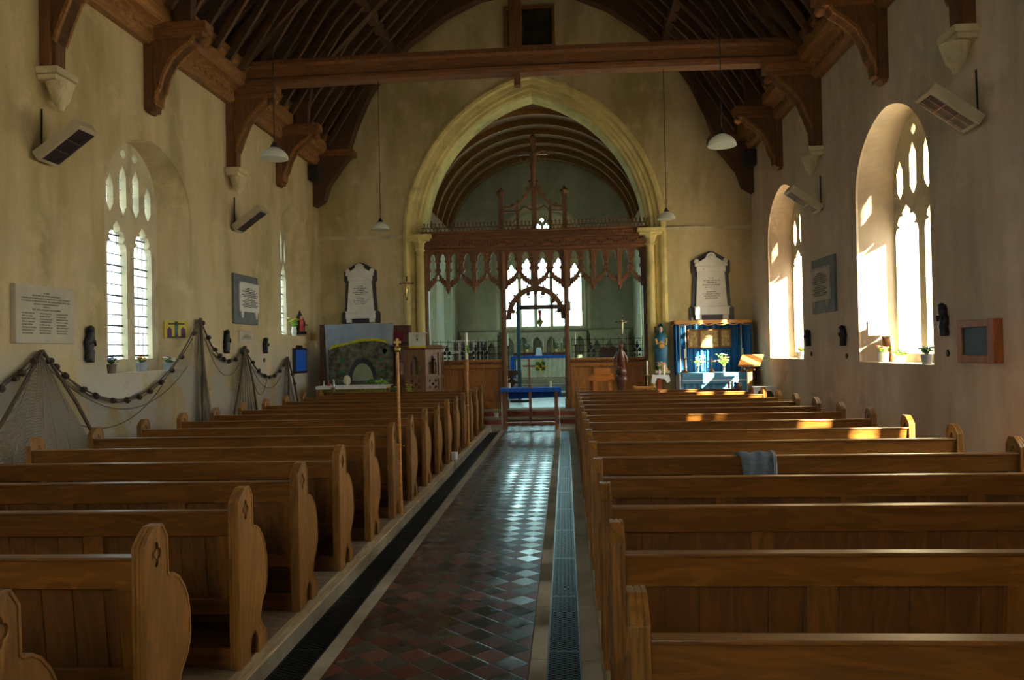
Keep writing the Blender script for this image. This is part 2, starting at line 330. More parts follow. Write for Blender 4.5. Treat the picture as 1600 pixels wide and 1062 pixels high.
# ------------------------------------------------------------------ the building
WL, WR, YW, YB, ZP = -5.88, 4.37, 18.9, -4.0, 6.62
TH = .8; CX = -.75; RIDGE = 12.0
def wall_side(name, xi, sgn, wins, y0, y1, z1, mat, z0=-.1):
    """sgn: outward direction; wins: (cy, half, sill, spring, rise, d, half2, spring2, rise2)"""
    mb = MB(); xo = xi+sgn*TH
    inner, outer_ = [], []
    for cy, hf, sl, sp_, ri, d, h2, sp2, r2 in wins:
        A = arch(cy, hf, sl, sp_, ri); B = arch(cy, h2, sl, sp2, r2)
        inner.append(A); outer_.append(B)
        rA = [(xi, p[0], p[1]) for p in A]; rm = [(xi+sgn*.03, p[0]+(q[0]-p[0])*.02, p[1]+(q[1]-p[1])*.02) for p, q in zip(A, B)]
        rB = [(xi+sgn*d, p[0], p[1]) for p in B]; rC = [(xo, p[0], p[1]) for p in B]
        mb.loft([rA, rm, rB, rC], cap=False)
    rect = [(y0, z0), (y1, z0), (y1, z1), (y0, z1)]
    for x, holes in ((xi, inner), (xo, outer_)):
        loops = [rect]+holes; tri = geometry.tessellate_polygon([[Vector((a, b, 0)) for a, b in l] for l in loops]); fl = [p for l in loops for p in l]
        vs = [mb.bm.verts.new((x, a, b)) for a, b in fl]
        for tt in tri:
            try: mb.bm.faces.new([vs[i] for i in tt])
            except ValueError: pass
    mb.face([(xi, y0, z1), (xi, y1, z1), (xo, y1, z1), (xo, y0, z1)]); mb.face([(xi, y0, z0), (xi, y0, z1), (xo, y0, z1), (xo, y0, z0)]); mb.face([(xi, y1, z0), (xi, y1, z1), (xo, y1, z1), (xo, y1, z0)])
    bmesh.ops.remove_doubles(mb.bm, verts=mb.bm.verts, dist=1e-5)
    return struct(name, mb, mat)
NW = lambda cy, d: (cy, 1.2, 1.42, 3.85, 1.02, d, .88, 3.95, .9)
LWINS = [NW(.9, .36), NW(5.98, .36), (11.07, 1.2, 1.5, 3.85, .95, .34, .76, 3.95, .84), (17.1, 1.0, 2.1, 4.0, .95, .34, .5, 4.05, .7)]
RWINS = [NW(5.15, .42), NW(11.0, .42), NW(16.18, .42)]
wall_side('wall_left', WL, -1, LWINS, YB-.5, YW+.9, ZP, m_wall)
wall_side('wall_right', WR, 1, RWINS, YB-.5, YW+.9, ZP, m_wallr)
WN = [0]
def nave_window(cx, sgn, cy, sill, half, spr, rise, base, wide=False):
    """stone tracery, glass and bars set in the opening"""
    WN[0] += 1; mb = MB(); x0, x1 = cx, cx+sgn*(.10 if wide else .14)
    out = arch(cy, half+.03, sill-.02, spr, rise+.03)
    k = half/.76
    lc, lh = (.40, .315) if wide else (.34, .245)
    holes = []
    for s_ in (-1, 1):
        holes.append(light(cy+s_*lc*k, lh*k, sill+base, 3.2+(spr-3.95), .42))
        for q_, zt in ((.19, .72), (.56, .55)) if wide else ((.17, .72), (.50, .55)):
            holes.append([(cy+s_*q_*k+a, b) for a, b in ((-.085*k, 3.85), (0, 3.72), (.085*k, 3.85), (.085*k, 3.66+zt-.1), (0, 3.72+zt), (-.085*k, 3.66+zt-.1))])
        holes.append([(a, b) for a, b in circ(cy+s_*.15*k, 4.60, .075, 12, .3)])
    mb.plate(out, holes, YZ, x0, x1)
    w = struct(f'window_{WN[0]}', mb, m_ashlar, bevel=.012)
    g = MB(); xg = cx+sgn*.09
    g.plate(arch(cy, half, sill, spr, rise), [], YZ, xg, xg+sgn*.006); g.build('glass', m_nglass if sgn < 0 else m_glass, w)
    b = MB(); z = sill+base+.05; kk = 0
    while z < 3.5:
        b.tube([(xg-sgn*.012, cy-half+.1, z), (xg-sgn*.012, cy+half-.1, z)], .004 if wide else (.013, .008, .008)[kk % 3], 6); kk += 1; z += .5 if wide else (.10, .155, .17)[kk % 3]
    for s_ in (-1, 1):
        for q_ in (-.12, 0, .12): b.tube([(xg-sgn*.01, cy+(s_*.34+q_)*k, sill+base), (xg-sgn*.01, cy+(s_*.34+q_)*k, 3.6)], .004, 5)
        z = 3.8
        for q_ in (.17, .5): b.tube([(xg-sgn*.01, cy+s_*q_*k, 3.7), (xg-sgn*.01, cy+s_*q_*k, 4.4)], .003, 5)
    for z in (3.8, 3.95, 4.1, 4.25): b.tube([(xg-sgn*.01, cy-half*.85, z), (xg-sgn*.01, cy+half*.85, z)], .004, 5)
    b.build('glazing_bars', m_lead, w)
    return w
for (cy, hf, sl, sp_, ri, d, h2, sp2, r2) in LWINS: nave_window(WL-d, -1, cy, sl, h2, sp2, r2, .18 if sl < 2 else .05)
for (cy, hf, sl, sp_, ri, d, h2, sp2, r2) in RWINS: nave_window(WR+d, 1, cy, sl, h2, sp2, r2, .12, True)
# west wall behind the camera with a large window
def cross_wall(name, y0, y1, outline, holes, mat):
    mb = MB(); mb.plate(outline, holes, XZ, y0, y1); return struct(name, mb, mat)
gable = [(WL-TH, -.1), (WR+TH, -.1), (WR+TH, ZP), (CX, RIDGE+.35), (WL-TH, ZP)]
westh = arch(CX, 1.0, 2.8, 4.6, 1.5)
cross_wall('wall_back', YB-.6, YB, gable, [westh], m_wall)
mb = MB(); mb.plate(westh, [light(CX+dx, .36, 2.9, 4.5, .6) for dx in (-.46, .46)]+[circ(CX, 5.4, .26, 16, .3)], XZ, YB-.4, YB-.25)
w = struct('window_9', mb, m_ashlar); mb = MB(); mb.plate(westh, [], XZ, YB-.35, YB-.345); mb.build('glass', m_glass, w)
# chancel arch wall
AH, AS, AR = 3.12, 4.42, 3.88
def aloop(half, top, y, n=20):
    c = -.70; rise = top-AS; Rr = (rise*rise+half*half)/(2*half); a1 = math.asin(min(1, rise/Rr))
    L = [(c-half+Rr-Rr*math.cos(a1*i/n), AS+Rr*math.sin(a1*i/n)) for i in range(n+1)]
    return [(c-half, -.1)]+L+[(2*c-a, b) for a, b in reversed(L[:-1])]+[(c+half, -.1)]
lp = aloop(AH, 8.3, 0)
outl = [(WL-TH, -.1)]+lp+[(WR+TH, -.1), (WR+TH, ZP), (CX, RIDGE+.35), (WL-TH, ZP)]
mb = MB(); mb.plate(outl, [], XZ, YW, YW+.9); struct('wall_front', mb, m_wall)
mb = MB(); rings = []
for hf, top, y in ((3.125, 8.305, YW+.3), (3.125, 8.305, YW-.012), (3.06, 8.25, YW-.03), (3.0, 8.19, YW-.012), (2.96, 8.15, YW+.07), (2.88, 8.07, YW+.09), (2.86, 8.05, YW+.13), (2.79, 7.97, YW+.14), (2.76, 7.94, YW+.20), (2.70, 7.87, YW+.22), (2.665, 7.83, YW+.30), (2.665, 7.83, YW+.92), (3.125, 8.305, YW+.92)):
    rings.append([(a, y, b) for a, b in aloop(hf, top, y)])
mb.loft(rings, close=False); struct('trim_1', mb, m_arch, recalc=True)
for k, (sx, x) in enumerate(((1, -3.44), (-1, 2.04))):
    mb = MB(); mb.lathe([(.13, 0), (.13, .25), (.10, .3), (.095, 4.1)], (x, YW+.06, 0), 16)
    struct(f'trim_{k+2}', mb, m_arch, smooth=True)
    mb = MB(); mb.lathe([(.10, 4.1), (.13, 4.13), (.11, 4.17), (.14, 4.28), (.2, 4.36), (.24, 4.40)], (x, YW+.06, 0), 8)
    mb.box(x-.30, YW-.16, 4.40, x+.30, YW+.95, 4.50); mb.box(x-.26, YW-.12, 4.34, x+.26, YW+.9, 4.40)
    struct(f'trim_{k+4}', mb, m_arch, bevel=.012)
for k, (a, b) in enumerate(((WL, -3.8), (2.40, WR))):
    mb = MB(); mb.box(a, YW-.045, 4.46, b, YW+.01, 4.51); mb.box(a, YW-.025, 4.43, b, YW+.01, 4.46); struct(f'trim_{k+6}', mb, m_ashlar)
# chancel
CL, CR, YE = -3.68, 2.32, 27.2
CWIN = lambda cy: (cy, .8, 1.7, 3.6, .9, .3, .45, 3.7, .7)
wall_side('wall_chancel_left', CL, -1, [CWIN(22.0), CWIN(25.0)], YW+.88, YE+.6, 5.4, m_wallc)
wall_side('wall_chancel_right', CR, 1, [CWIN(21.3), CWIN(23.8)], YW+.88, YE+.6, 5.4, m_wallc)
n_ = 10
for x, sg, ys in ((CL-.3, -1, (22.0, 25.0)), (CR+.3, 1, (21.3, 23.8))):
    for cy in ys:
        mb = MB(); mb.plate(arch(cy, .48, 1.68, 3.7, .72), [light(cy-.21, .18, 1.78, 3.3, .5), light(cy+.21, .18, 1.78, 3.3, .5), circ(cy, 4.02, .12, 12, .3)], YZ, x, x+sg*.12)
        w = struct(f'window_{n_}', mb, m_ashlar); g = MB(); g.plate(arch(cy, .45, 1.7, 3.7, .7), [], YZ, x+sg*.06, x+sg*.066); g.build('glass', m_eglass, w); n_ += 1
eo = arch(-.72, 1.42, 2.42, 4.95, 1.5)
eg = [(CL-TH, -.1), (CR+TH, -.1), (CR+TH, 5.4)]+[(CX+3.9*math.cos(t), 5.4+3.3*math.sin(t)) for t in [math.pi*i/16 for i in range(1, 16)]]+[(CL-TH, 5.4)]
cross_wall('wall_east', YE, YE+.7, eg, [eo], m_wallc)
mb = MB(); hl = []
for i in range(5): hl.append(light(-.72+(i-2)*.545, .215, 2.5, 4.15 if i in (0, 4) else 4.35, .5))
for i, (dx, z) in enumerate(((-.82, 5.12), (-.28, 5.35), (.28, 5.35), (.82, 5.12))): hl.append(circ(-.72+dx, z, .17, 16, .3))
hl.append(circ(-.87, 5.92, .13, 12, .3)); hl.append(circ(-.57, 5.92, .13, 12, .3)); hl.append(circ(-.35, 5.68, .1, 12, .3)); hl.append(circ(-1.09, 5.68, .1, 12, .3)); hl.append(circ(-.72, 6.16, .08, 12, .3))
mb.plate(eo, hl, XZ, YE+.25, YE+.40); w = struct(f'window_{n_}', mb, m_ashlar, bevel=.015)
g = MB(); g.plate(eo, [], XZ, YE+.34, YE+.346); g.build('glass', m_eglass, w)
mb = MB(); lp2 = arch(-.72, 1.5, 2.38, 4.95, 1.6); lp3 = arch(-.72, 1.6, 2.28, 4.95, 1.72)
mb.plate(lp3, [lp2], XZ, YE-.05, YE+.02); struct('trim_8', mb, m_ashlar)
# roofs
def slope(name, s):
    mb = MB(); xw = (WL if s < 0 else WR)+s*.75; k = (RIDGE-ZP)/abs(CX-(WL if s < 0 else WR))
    zw = ZP-.75*k+.25
    mb.beam((xw, (YB+YW)/2, zw+.25), (CX, (YB+YW)/2, RIDGE+.35), 24.5, .08, (0, 0, 1))
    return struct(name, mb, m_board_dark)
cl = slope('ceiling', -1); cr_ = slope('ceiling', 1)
mb = MB(); mb.box(CX-.12, YB, RIDGE+.02, CX+.12, YW, RIDGE+.3); mb.build('ridge_beam', m_dark, cl)
for s, par in ((-1, cl), (1, cr_)):
    xw = WL if s < 0 else WR; y = -3.7; i = 0
    while y < YW-.15:
        mb = MB(); a = Vector((xw, y, ZP+.12)); b = Vector((CX, y, RIDGE+.12)); mb.beam(a, b, .10, .17)
        a2 = Vector((xw-s*.42, y, ZP-.02)); mid = a.lerp(b, .3); mb.beam(a2, (mid.x, y, mid.z-.02), .08, .11)
        c1 = a.lerp(b, .72); mb.beam((c1.x, y, c1.z), (CX, y, c1.z), .08, .12)
        mb.build('rafter', m_rafter, par, bevel=.008); y += .5; i += 1
    for f_ in (.38, .72):
        a = Vector((xw, 0, ZP+.12)).lerp(Vector((CX, 0, RIDGE+.12)), f_); mb = MB(); mb.obox((a.x-s*-.0, (YB+YW)/2, a.z+.02), (.09, 0, 0), (0, 11.4, 0), (0, 0, .12)); mb.build('purlin', m_dark, par)
# carved wall plates, one length between each pair of trusses
TR = [1.1, 3.62, 6.15, 8.75, 11.1, 13.8, 16.2, 18.78]
for s in (-1, 1):
    xw = WL if s < 0 else WR; side = 'left' if s < 0 else 'right'
    for i, (a, b) in enumerate(zip(TR, TR[1:])):
        if b < 7: continue
        mb = MB(); d = -s
        prof = [(0, 6.14), (.10, 6.14), (.16, 6.22), (.16, 6.36), (.22, 6.40), (.30, 6.42), (.36, 6.5), (.36, 6.66), (.42, 6.72), (.42, 6.84), (0, 6.84)]
        mb.plate([(xw+d*p, z) for p, z in prof], [], XZ, a+.10, b-.10)
        y = a+.22
        while y < b-.25:   # carved bosses along the plate
            mb.ball((xw+d*.17, y, 6.29), .05, (.5, 1.4, .9), 1); y += .2
        o = mb.build('wall_plate', m_corn, label=f'carved timber wall plate on the {side} nave wall, length ending at Y')
        n_bay = ['nearest the camera', 'above the large window', 'between the tie beam and the next bracket', 'nearest the chancel arch']
        j = [8.75, 11.1, 13.8, 16.2, 18.78].index(b) if b in (8.75, 11.1, 13.8, 16.2, 18.78) else 0
        lab = [f'carved brown timber cornice high on the {side} wall, beyond the frame edge', f'carved brown timber cornice high on the {side} wall, length nearest the camera', f'carved brown timber cornice on the {side} wall, ending at the tie beam', f'carved brown timber cornice on the {side} wall, just past the tie beam', f'carved brown timber cornice on the {side} wall, nearest the chancel arch'][j]
        tag(o, lab, 'cornice', 'carved cornice lengths along the wall tops')
# brackets
def bracket(s, y, kind, label):
    xw = WL if s < 0 else WR; d = -s; T = thing('roof_bracket', label, 'bracket', (xw, y, 5.2 if kind == 0 else 4.98), 'carved timber roof brackets')
    if kind == 0: cur = [(0, 5.18), (.06, 5.16), (.17, 5.27), (.19, 5.42), (.24, 5.50), (.29, 5.68), (.41, 5.90), (.55, 6.03), (.70, 6.13), (.76, 6.22), (0, 6.28)]
    else: cur = [(0, 5.0), (.17, 5.0), (.18, 5.3), (.26, 5.52), (.37, 5.78), (.52, 5.97), (.68, 6.10), (.76, 6.22), (0, 6.28)]
    mb = MB(); mb.plate([(xw+d*p, z) for p, z in cur], [], XZ, y-.09, y+.09); mb.build('spandrel', m_darkz, T, bevel=.012)
    mb = MB()
    if kind == 0: mb.plate([(xw+d*p, z) for p, z in cur[2:10]]+[(xw+d*(p-.03), z+.035) for p, z in reversed(cur[2:10])], [], XZ, y-.12, y+.12)
    else: mb.plate([(xw+d*p, z) for p, z in cur[2:8]]+[(xw+d*(p-.03), z+.035) for p, z in reversed(cur[2:8])], [], XZ, y-.12, y+.12)
    mb.build('curved_edge', m_corn, T)
    mb = MB(); mb.box(xw, y-.13, 5.2 if kind == 0 else 5.0, xw+d*.13, y+.13, 6.9); mb.build('wall_post', m_darkz, T, bevel=.01)
    mb = MB(); mb.box(xw, y-.12, 6.22, xw+d*.86, y+.12, 6.30); mb.box(xw, y-.14, 6.30, xw+d*.92, y+.14, 6.44); mb.ball((xw+d*.84, y, 6.19), .07, (1, 1.4, 1))
    mb.build('bracket_head', m_darkx, T, bevel=.012)
    if kind == 0:
        mb = MB(); P0 = Vector((xw+d*.8, y, 6.44)); P3 = Vector((CX-d*.6, y, 10.15)); pts = []
        for i in range(15):
            t = i/14; ang = t*math.pi/2
            pts.append((xw+d*(.55+4.2*(1-math.cos(ang))), y, 6.44+3.75*math.sin(ang)))
        for a, b in zip(pts, pts[1:]): mb.beam(a, b, .16, .24)
        mb.beam((xw+d*.1, y, 6.9), (CX, y, RIDGE-.05), .18, .22)
        mb.build('arch_brace', m_dark, T)
    return T
for s in (-1, 1):
    sd = 'left' if s < 0 else 'right'
    bracket(s, 11.0, 0, f'dark timber roof bracket on the {sd} wall, above the large window')
    bracket(s, 16.15, 0, f'dark timber roof bracket on the {sd} wall, between tie beam and chancel arch')
    bracket(s, 13.75, 1, f'dark timber bracket on the {sd} wall, carrying the tie beam end')
    bracket(s, 8.75, 1, f'dark timber wall post on the {sd} wall, above the nearest heater')
    for y, w_ in ((8.75, 'nearest the camera'), (13.75, 'below the tie beam end')):
        xw = WL if s < 0 else WR; d = -s; mb = MB()
        mb.box(xw, y-.20, 4.92, xw+d*.26, y+.20, 5.0); mb.box(xw, y-.17, 4.86, xw+d*.22, y+.17, 4.92)
        mb.sect([(4.86, 0, 0, .16, .14), (4.78, 0, 0, .13, .13), (4.66, 0, 0, .10, .09), (4.6, 0, 0, .05, .05), (4.54, 0, 0, .03, .03)], (xw+d*.165, y, 0), 12)
        mb.ball((xw+d*.2, y-.06, 4.74), .085, (1, 1, 1.2)); mb.ball((xw+d*.14, y+.08, 4.74), .07)
        tag(mb.build('stone_corbel', m_corbel, bevel=.008), f'pale carved stone corbel on the {sd} wall, {w_}', 'corbel', 'stone corbels under the wall posts')
# tie beams
def tie(y, label):
    T = thing('tie_beam', label, 'beam', (CX, y, 6.5)); x0, x1 = WL+.02, WR-.02; n = 24
    cam_ = lambda x: .05*(1-((x-CX)/5.1)**2)
    mb = MB(); prof = [(-.13, 0), (.13, 0), (.15, .05), (.15, .10), (.12, .13), (.12, .30), (.16, .34), (.16, .42), (-.16, .42), (-.16, .34), (-.12, .30), (-.12, .13), (-.15, .10), (-.15, .05)]
    rings = [[(x, y+a, 6.43+b+cam_(x)) for a, b in prof] for x in [x0+(x1-x0)*i/n for i in range(n+1)]]
    mb.loft(rings); mb.build('beam', m_darkx, T)
    mb = MB(); x = x0+.8
    while x < x1-.8: mb.box(x, y-.175, 6.43+.345+cam_(x), x+.05, y-.155, 6.43+.395+cam_(x)); x += .105
    mb.build('dentil_carving', m_darkx, T)
    mb = MB(); mb.box(CX-.04, y-.08, 6.27, CX+.07, y+.08, 6.56); mb.build('pendant_peg', m_darkz, T, bevel=.01)
    mb = MB(); mb.box(CX-.11, y-.11, 6.9, CX+.11, y+.11, RIDGE); mb.build('king_post', m_darkz, T, bevel=.01)
    for s in (-1, 1):
        mb = MB(); mb.beam((CX+s*4.9, y, 6.95), (CX, y, RIDGE-.1), .2, .22); mb.build('principal_rafter', m_dark, T)
        mb = MB(); mb.beam((CX, y, 8.3), (CX+s*2.4, y, 9.35), .14, .18); mb.build('strut', m_dark, T)
    return T
tie(13.78, 'long moulded brown timber tie beam spanning the nave before the arch')
tie(8.75, 'timber tie beam above the camera carrying the two near lamps')
# arch-braced rib standing against the gable wall
mb = MB(); inn = [(-5.88+.02, 5.17), (-5.62, 5.32), (-5.5, 5.68), (-5.11, 6.2), (-4.98, 6.34), (-5.0, 6.42)]
arc = [(-5.02, 6.45), (-4.84, 7.0), (-4.5, 7.75), (-4.1, 8.35), (-3.5, 8.95), (-2.65, 9.55), (-1.8, 9.93), (CX, 10.12)]
inn2 = inn+arc
full = inn2+[(2*CX-a, b) for a, b in reversed(inn2[:-1])]
outer_ = [(WR-.02, 7.0), (CX, RIDGE+.1), (WL+.02, 7.0)]
mb.plate(full+outer_, [], XZ, 18.42, 18.72); T = mb.build('arched_truss', m_dark, bevel=.015)
tag(T, 'great curved timber arch truss standing against the gable wall above the chancel arch', 'roof truss')
mb = MB()
for s in (-1, 1):
    x = CX+s*5.08; mb.box(x-s*.95, 18.38, 6.36, x, 18.76, 6.5)
mb.build('bracket_head', m_darkx, T)
# chancel roof: boarded vault with curved ribs
def vault(off): return [(CX+.03+(3.0+off)*math.cos(t), 5.25+(2.72+off)*math.sin(t)) for t in [math.pi*i/28 for i in range(29)]]
mb = MB(); A, B = vault(.16), vault(.24); mb.loft([[(x, y, z) for x, z in A+B[::-1]] for y in (YW+.9, YE+.6)]); cc_ = struct('ceiling', mb, m_darkx)
y = 20.15
while y < YE-.1:
    mb = MB(); A, B = vault(0), vault(.17); mb.loft([[(x, yy, z) for x, z in A+B[::-1]] for yy in (y, y+.11)]); mb.build('rib', m_corn, cc_, bevel=.008); y += 1.0
mb = MB()
for s in (-1, 1):
    x = CX+.03+s*2.9; mb.box(x-.12, YW+.9, 5.15, x+.15, YE, 5.42)
mb.build('wall_plate', m_corn, cc_)
mb = MB(); mb.beam((CX+.03, 24.0, 7.86), (CX+.03, 24.01, 7.86), .01, .01); mb.bm.free()
# ------------------------------------------------------------------ floors
mb = MB(); mb.box(WL, YB, -.3, WR, YW+.9, -.10); struct('floor', mb, m_trough)
mb = MB(); mb.box(-1.315, YB, -.1, -.23, 18.2, 0); struct('floor', mb, m_tiles)
mb = MB()
for a, b in ((-1.41, -1.318), (-.227, -.135), (.05, .162)):
    y = YB+.3
    while y < 17.0: mb.box(a, y, -.1, b, y+.896, 0); y += .9
for a, b in ((-1.63, -1.61),): mb.box(a, YB, -.1, b, 17.0, .0)
struct('trim_9', mb, m_border, bevel=.003)
mb = MB(); mb.box(WL, 17.0, -.1, -1.318, 18.2, 0); mb.box(-.227, 17.0, -.1, WR, 18.9, 0); struct('floor', mb, m_border)
mb = MB(); mb.box(WL, YB, -.1, -1.70, 16.98, .098); struct('floor', mb, m_plat)
mb = MB(); mb.box(.20, YB, -.1, WR, 16.98, .098); struct('floor', mb, m_plat)
mb = MB()
for a, b in ((-1.70, -1.612), (.164, .20)):
    y = YB
    while y < 16.9: mb.box(a, y, -.1, b, min(y+2.1, 16.98)-.004, .10); y += 2.1
struct('trim_10', mb, m_curb, bevel=.006)
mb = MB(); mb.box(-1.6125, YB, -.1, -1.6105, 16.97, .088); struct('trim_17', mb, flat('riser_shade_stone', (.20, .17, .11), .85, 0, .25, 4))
mb = MB(); mb.box(-3.3, 18.24, -.1, 1.95, 18.9, .10); struct('trim_11', mb, m_brick)
mb = MB(); mb.box(-3.3, 18.2, .10, 1.95, 18.9, .15); mb.box(-3.3, 18.66, .25, 1.95, 19.3, .30); struct('trim_12', mb, m_step, bevel=.008)
mb = MB(); mb.box(-3.3, 18.70, .15, 1.95, 19.3, .25); struct('trim_13', mb, m_brick)
m_chfl = flat('chancel_floor_reflected_blue', (.20, .27, .30), .35, 0, .15, 2)  # stone coloured blue in place of the window light it reflects
mb = MB(); mb.box(CL, 19.3, -.1, CR, 23.4, .30); mb.box(-3.4, 18.9, -.1, 2, 19.3, .25); mb.box(CL, 23.4, -.1, CR, 24.6, .42); mb.box(CL, 24.6, -.1, CR, YE, .62)
struct('floor', mb, m_chfl)
mb = MB(); mb.box(CL, 23.36, .38, CR, 23.5, .425); mb.box(CL, 24.56, .56, CR, 24.7, .625); struct('trim_14', mb, m_step)
m_bounce_ground = flat('bounce_ground', (.20, .20, .18), .9, 0, .3, .3)  # unseen ground added to bounce daylight, greyed to keep the glass neutral
mb = MB(); mb.box(-60, -50, -.6, 60, 80, -.4); struct('ground', mb, m_bounce_ground)
# floor gratings
def grating(w, L=1.0):
    mb = MB(); h = .012; z = -.012; t = .005
    mb.box(0, 0, z-h, t*1.4, L-.006, 0); mb.box(w-t*1.4, 0, z-h, w, L-.006, 0); mb.box(0, 0, z-h, w, t*1.6, 0); mb.box(0, L-.006-t*1.6, z-h, w, L-.006, 0)
    nx = 6; px = (w-.01)/nx; ny = 30; py = (L-.02)/ny
    for i in range(nx):
        xa = .005+i*px; xb = xa+px
        for j in range(ny):
            ya = .007+j*py; ym = ya+py/2; yb = ya+py
            for (p, q) in (((xa, ya), (xb, ym)), ((xb, ym), (xa, yb))) if (i % 2 == 0) else (((xb, ya), (xa, ym)), ((xa, ym), (xb, yb))):
                d = Vector((q[0]-p[0], q[1]-p[1])).normalized(); n2 = Vector((-d.y, d.x))*t*.45
                vs = [mb.bm.verts.new((p[0]+n2.x*a+0, p[1]+n2.y*a, zz)) for a, zz in ((1, -.001), (-1, -.001), (-1, -.014), (1, -.014))]
                ve = [mb.bm.verts.new((q[0]+n2.x*a+0, q[1]+n2.y*a, zz)) for a, zz in ((1, -.001), (-1, -.001), (-1, -.014), (1, -.014))]
                for k in range(4): mb.bm.faces.new((vs[k], vs[(k+1) % 4], ve[(k+1) % 4], ve[k]))
    return mb
ORD = ['first', 'second', 'third', 'fourth', 'fifth', 'sixth', 'seventh', 'eighth', 'ninth', 'tenth', 'eleventh', 'twelfth', 'thirteenth', 'fourteenth', 'fifteenth', 'sixteenth']
for (xa, w_, sd) in ((-1.41-.198, .196, 'left'), (-.134, .183, 'right')):
    src = None
    for i in range(13):
        y = 3.52+i*1.0; T0 = (xa, y, 0)
        lab = f'dark iron lattice floor grating {sd} of the tiled aisle, {ORD[i]} from the camera'
        if src is None:
            src = thing('floor_grating', lab, 'floor grating', T0, f'iron floor gratings along the {sd} of the aisle', local=True)
            gm = grating(w_).build('lattice', m_iron, src)
        else: copy_tree(src, T0, None, lab)
# ------------------------------------------------------------------ pews
Y0, S = 2.272, .9071
def inset(poly, d):
    n = len(poly); out = []
    ar = sum(poly[i][0]*poly[(i+1) % n][1]-poly[(i+1) % n][0]*poly[i][1] for i in range(n)); sg = 1 if ar > 0 else -1
    for i in range(n):
        p0, p1, p2 = Vector(poly[i-1]), Vector(poly[i]), Vector(poly[(i+1) % n])
        a, b = (p1-p0).normalized(), (p2-p1).normalized(); n1, n2 = Vector((-a.y, a.x))*sg, Vector((-b.y, b.x))*sg
        m = (n1+n2); m = m/max(.35, m.length_squared/2) if m.length > 1e-5 else n1
        out.append(tuple(p1+m*d))
    return out
PROF = [(-.12, .10), (-.12, .945), (-.09, .975), (-.035, 1.013), (.03, 1.013), (.072, .955), (.076, .80), (.088, .79), (.12, .787), (.165, .76), (.215, .705), (.245, .65), (.262, .58), (.267, .50), (.26, .45), (.235, .40), (.195, .36), (.17, .325), (.16, .285), (.172, .25), (.205, .215), (.232, .19), (.24, .16), (.24, .10), (.125, .10), (.125, .16), (.11, .205), (.07, .242), (.03, .205), (.012, .16), (.012, .10)]
def quatre(c, z, r):
    o = []
    for i in range(24):
        t = 2*math.pi*i/24; k = r*(.62+.38*abs(math.sin(2*t+math.pi/2))); o.append((c+k*math.cos(t)*.8, z+k*math.sin(t)))
    return o
def end_mesh(x0, d):
    mb = MB(); q = quatre(-.018, .895, .052)
    f = lambda a, b, w: (x0+d*w, a, b)
    mb.plate(PROF, [q], f, 0, .014); mb.plate(inset(PROF, .0035), [], f, .012, .038); mb.plate(PROF, [], f, .0185, .0315); mb.plate(PROF, [q], f, .036, .050)
    mb.plate(PROF, [inset(PROF, .012)], f, -.004, 0)
    return mb
def rosette(x0, d, par):
    mb = MB(); mb.ball((x0+d*.010, -.018, .895), .012, (.6, 1, 1), 1)
    for t in (0, 1, 2, 3): mb.beam((x0+d*.011, -.018, .895), (x0+d*.011, -.018+.036*math.cos(t*math.pi/2+.78), .895+.042*math.sin(t*math.pi/2+.78)), .006, .006, (1, 0, 0))
    mb.build('carved_rosette', m_up, par)
LP = 3.05
def make_pew(d, label, group):
    T = thing('church_pew', label, 'pew', (0, 0, 0), group, local=True)
    for q in (0, d*(LP-.05)): rosette(q, d, end_mesh(q, d).build('bench_end', m_up, T, bevel=.0018))
    X = lambda a: d*a
    mb = MB(); a, b = .05, LP-.05
    yb = lambda z: -.105+(.905-z)*.11
    def rk(mb, xa, xb, z0, z1, t0, t1):   # a raked slab
        ps = [(yb(z0)+t0, z0), (yb(z1)+t0, z1), (yb(z1)+t1, z1), (yb(z0)+t1, z0)]
        mb.plate(ps, [], lambda p, q, w: (w, p, q), X(xa), X(xb))
    rk(mb, a, b, .775, .897, .0, .045); mb.build('top_rail', m_rail, T, bevel=.004)
    mb = MB(); mb.box(X(a), yb(.905)-.010, .893, X(b), yb(.905)+.05, .908); mb.build('capping', m_rail, T, bevel=.004)
    mb = MB(); rk(mb, a, b, .36, .44, .0, .045); mb.build('lower_rail', m_rail, T, bevel=.003)
    nb = 4; bw = (b-a)/nb
    for i in range(nb+1):
        c = a+bw*i; hw = .052; xa, xb = max(a, c-hw), min(b, c+hw)
        if i == 0: xb = a+.075
        if i == nb: xa = b-.075
        mb = MB(); rk(mb, xa, xb, .44, .775, .0, .045); mb.build('stile', m_stile, T, bevel=.003)
    mb = MB()
    x = a+.02
    for i in range(22):
        xa = a+.02+i*(b-a-.04)/22; xb = xa+(b-a-.04)/22-.0035; rk(mb, xa, xb, .42, .79, .027, .038)
    rk(mb, a+.01, b-.01, .42, .79, .034, .042)
    mb.build('back_boards', m_board, T, bevel=.0015)
    mb = MB(); mb.box(X(a), -.04, .395, X(b), .285, .42); mb.build('seat', m_seat, T, bevel=.006)
    mb = MB(); mb.box(X(a), .02, .30, X(b), .045, .395); mb.box(X(a), .10, .10, X(b), .118, .395); mb.build('seat_riser', m_seat, T)
    mb = MB(); mb.box(X(a), -.085, .10, X(b), -.06, .20); mb.build('floor_rail', m_rail, T)
    return T
WORD = ['nearest the camera', 'second', 'third', 'fourth', 'fifth', 'sixth', 'seventh', 'eighth', 'ninth', 'tenth', 'eleventh', 'twelfth', 'thirteenth', 'fourteenth', 'fifteenth', 'sixteenth']
def plab(sd, i, n):
    if i == 0: return f'brown wooden pew {sd} of the aisle, row nearest the camera'
    if i == n-1: return f'brown wooden pew {sd} of the aisle, frontmost row nearest the chancel'
    x = ''
    if sd == 'right' and i == 4: x = ', denim draped on it'
    return f'brown wooden pew {sd} of the aisle, {ORD[i]} row from the camera'+x
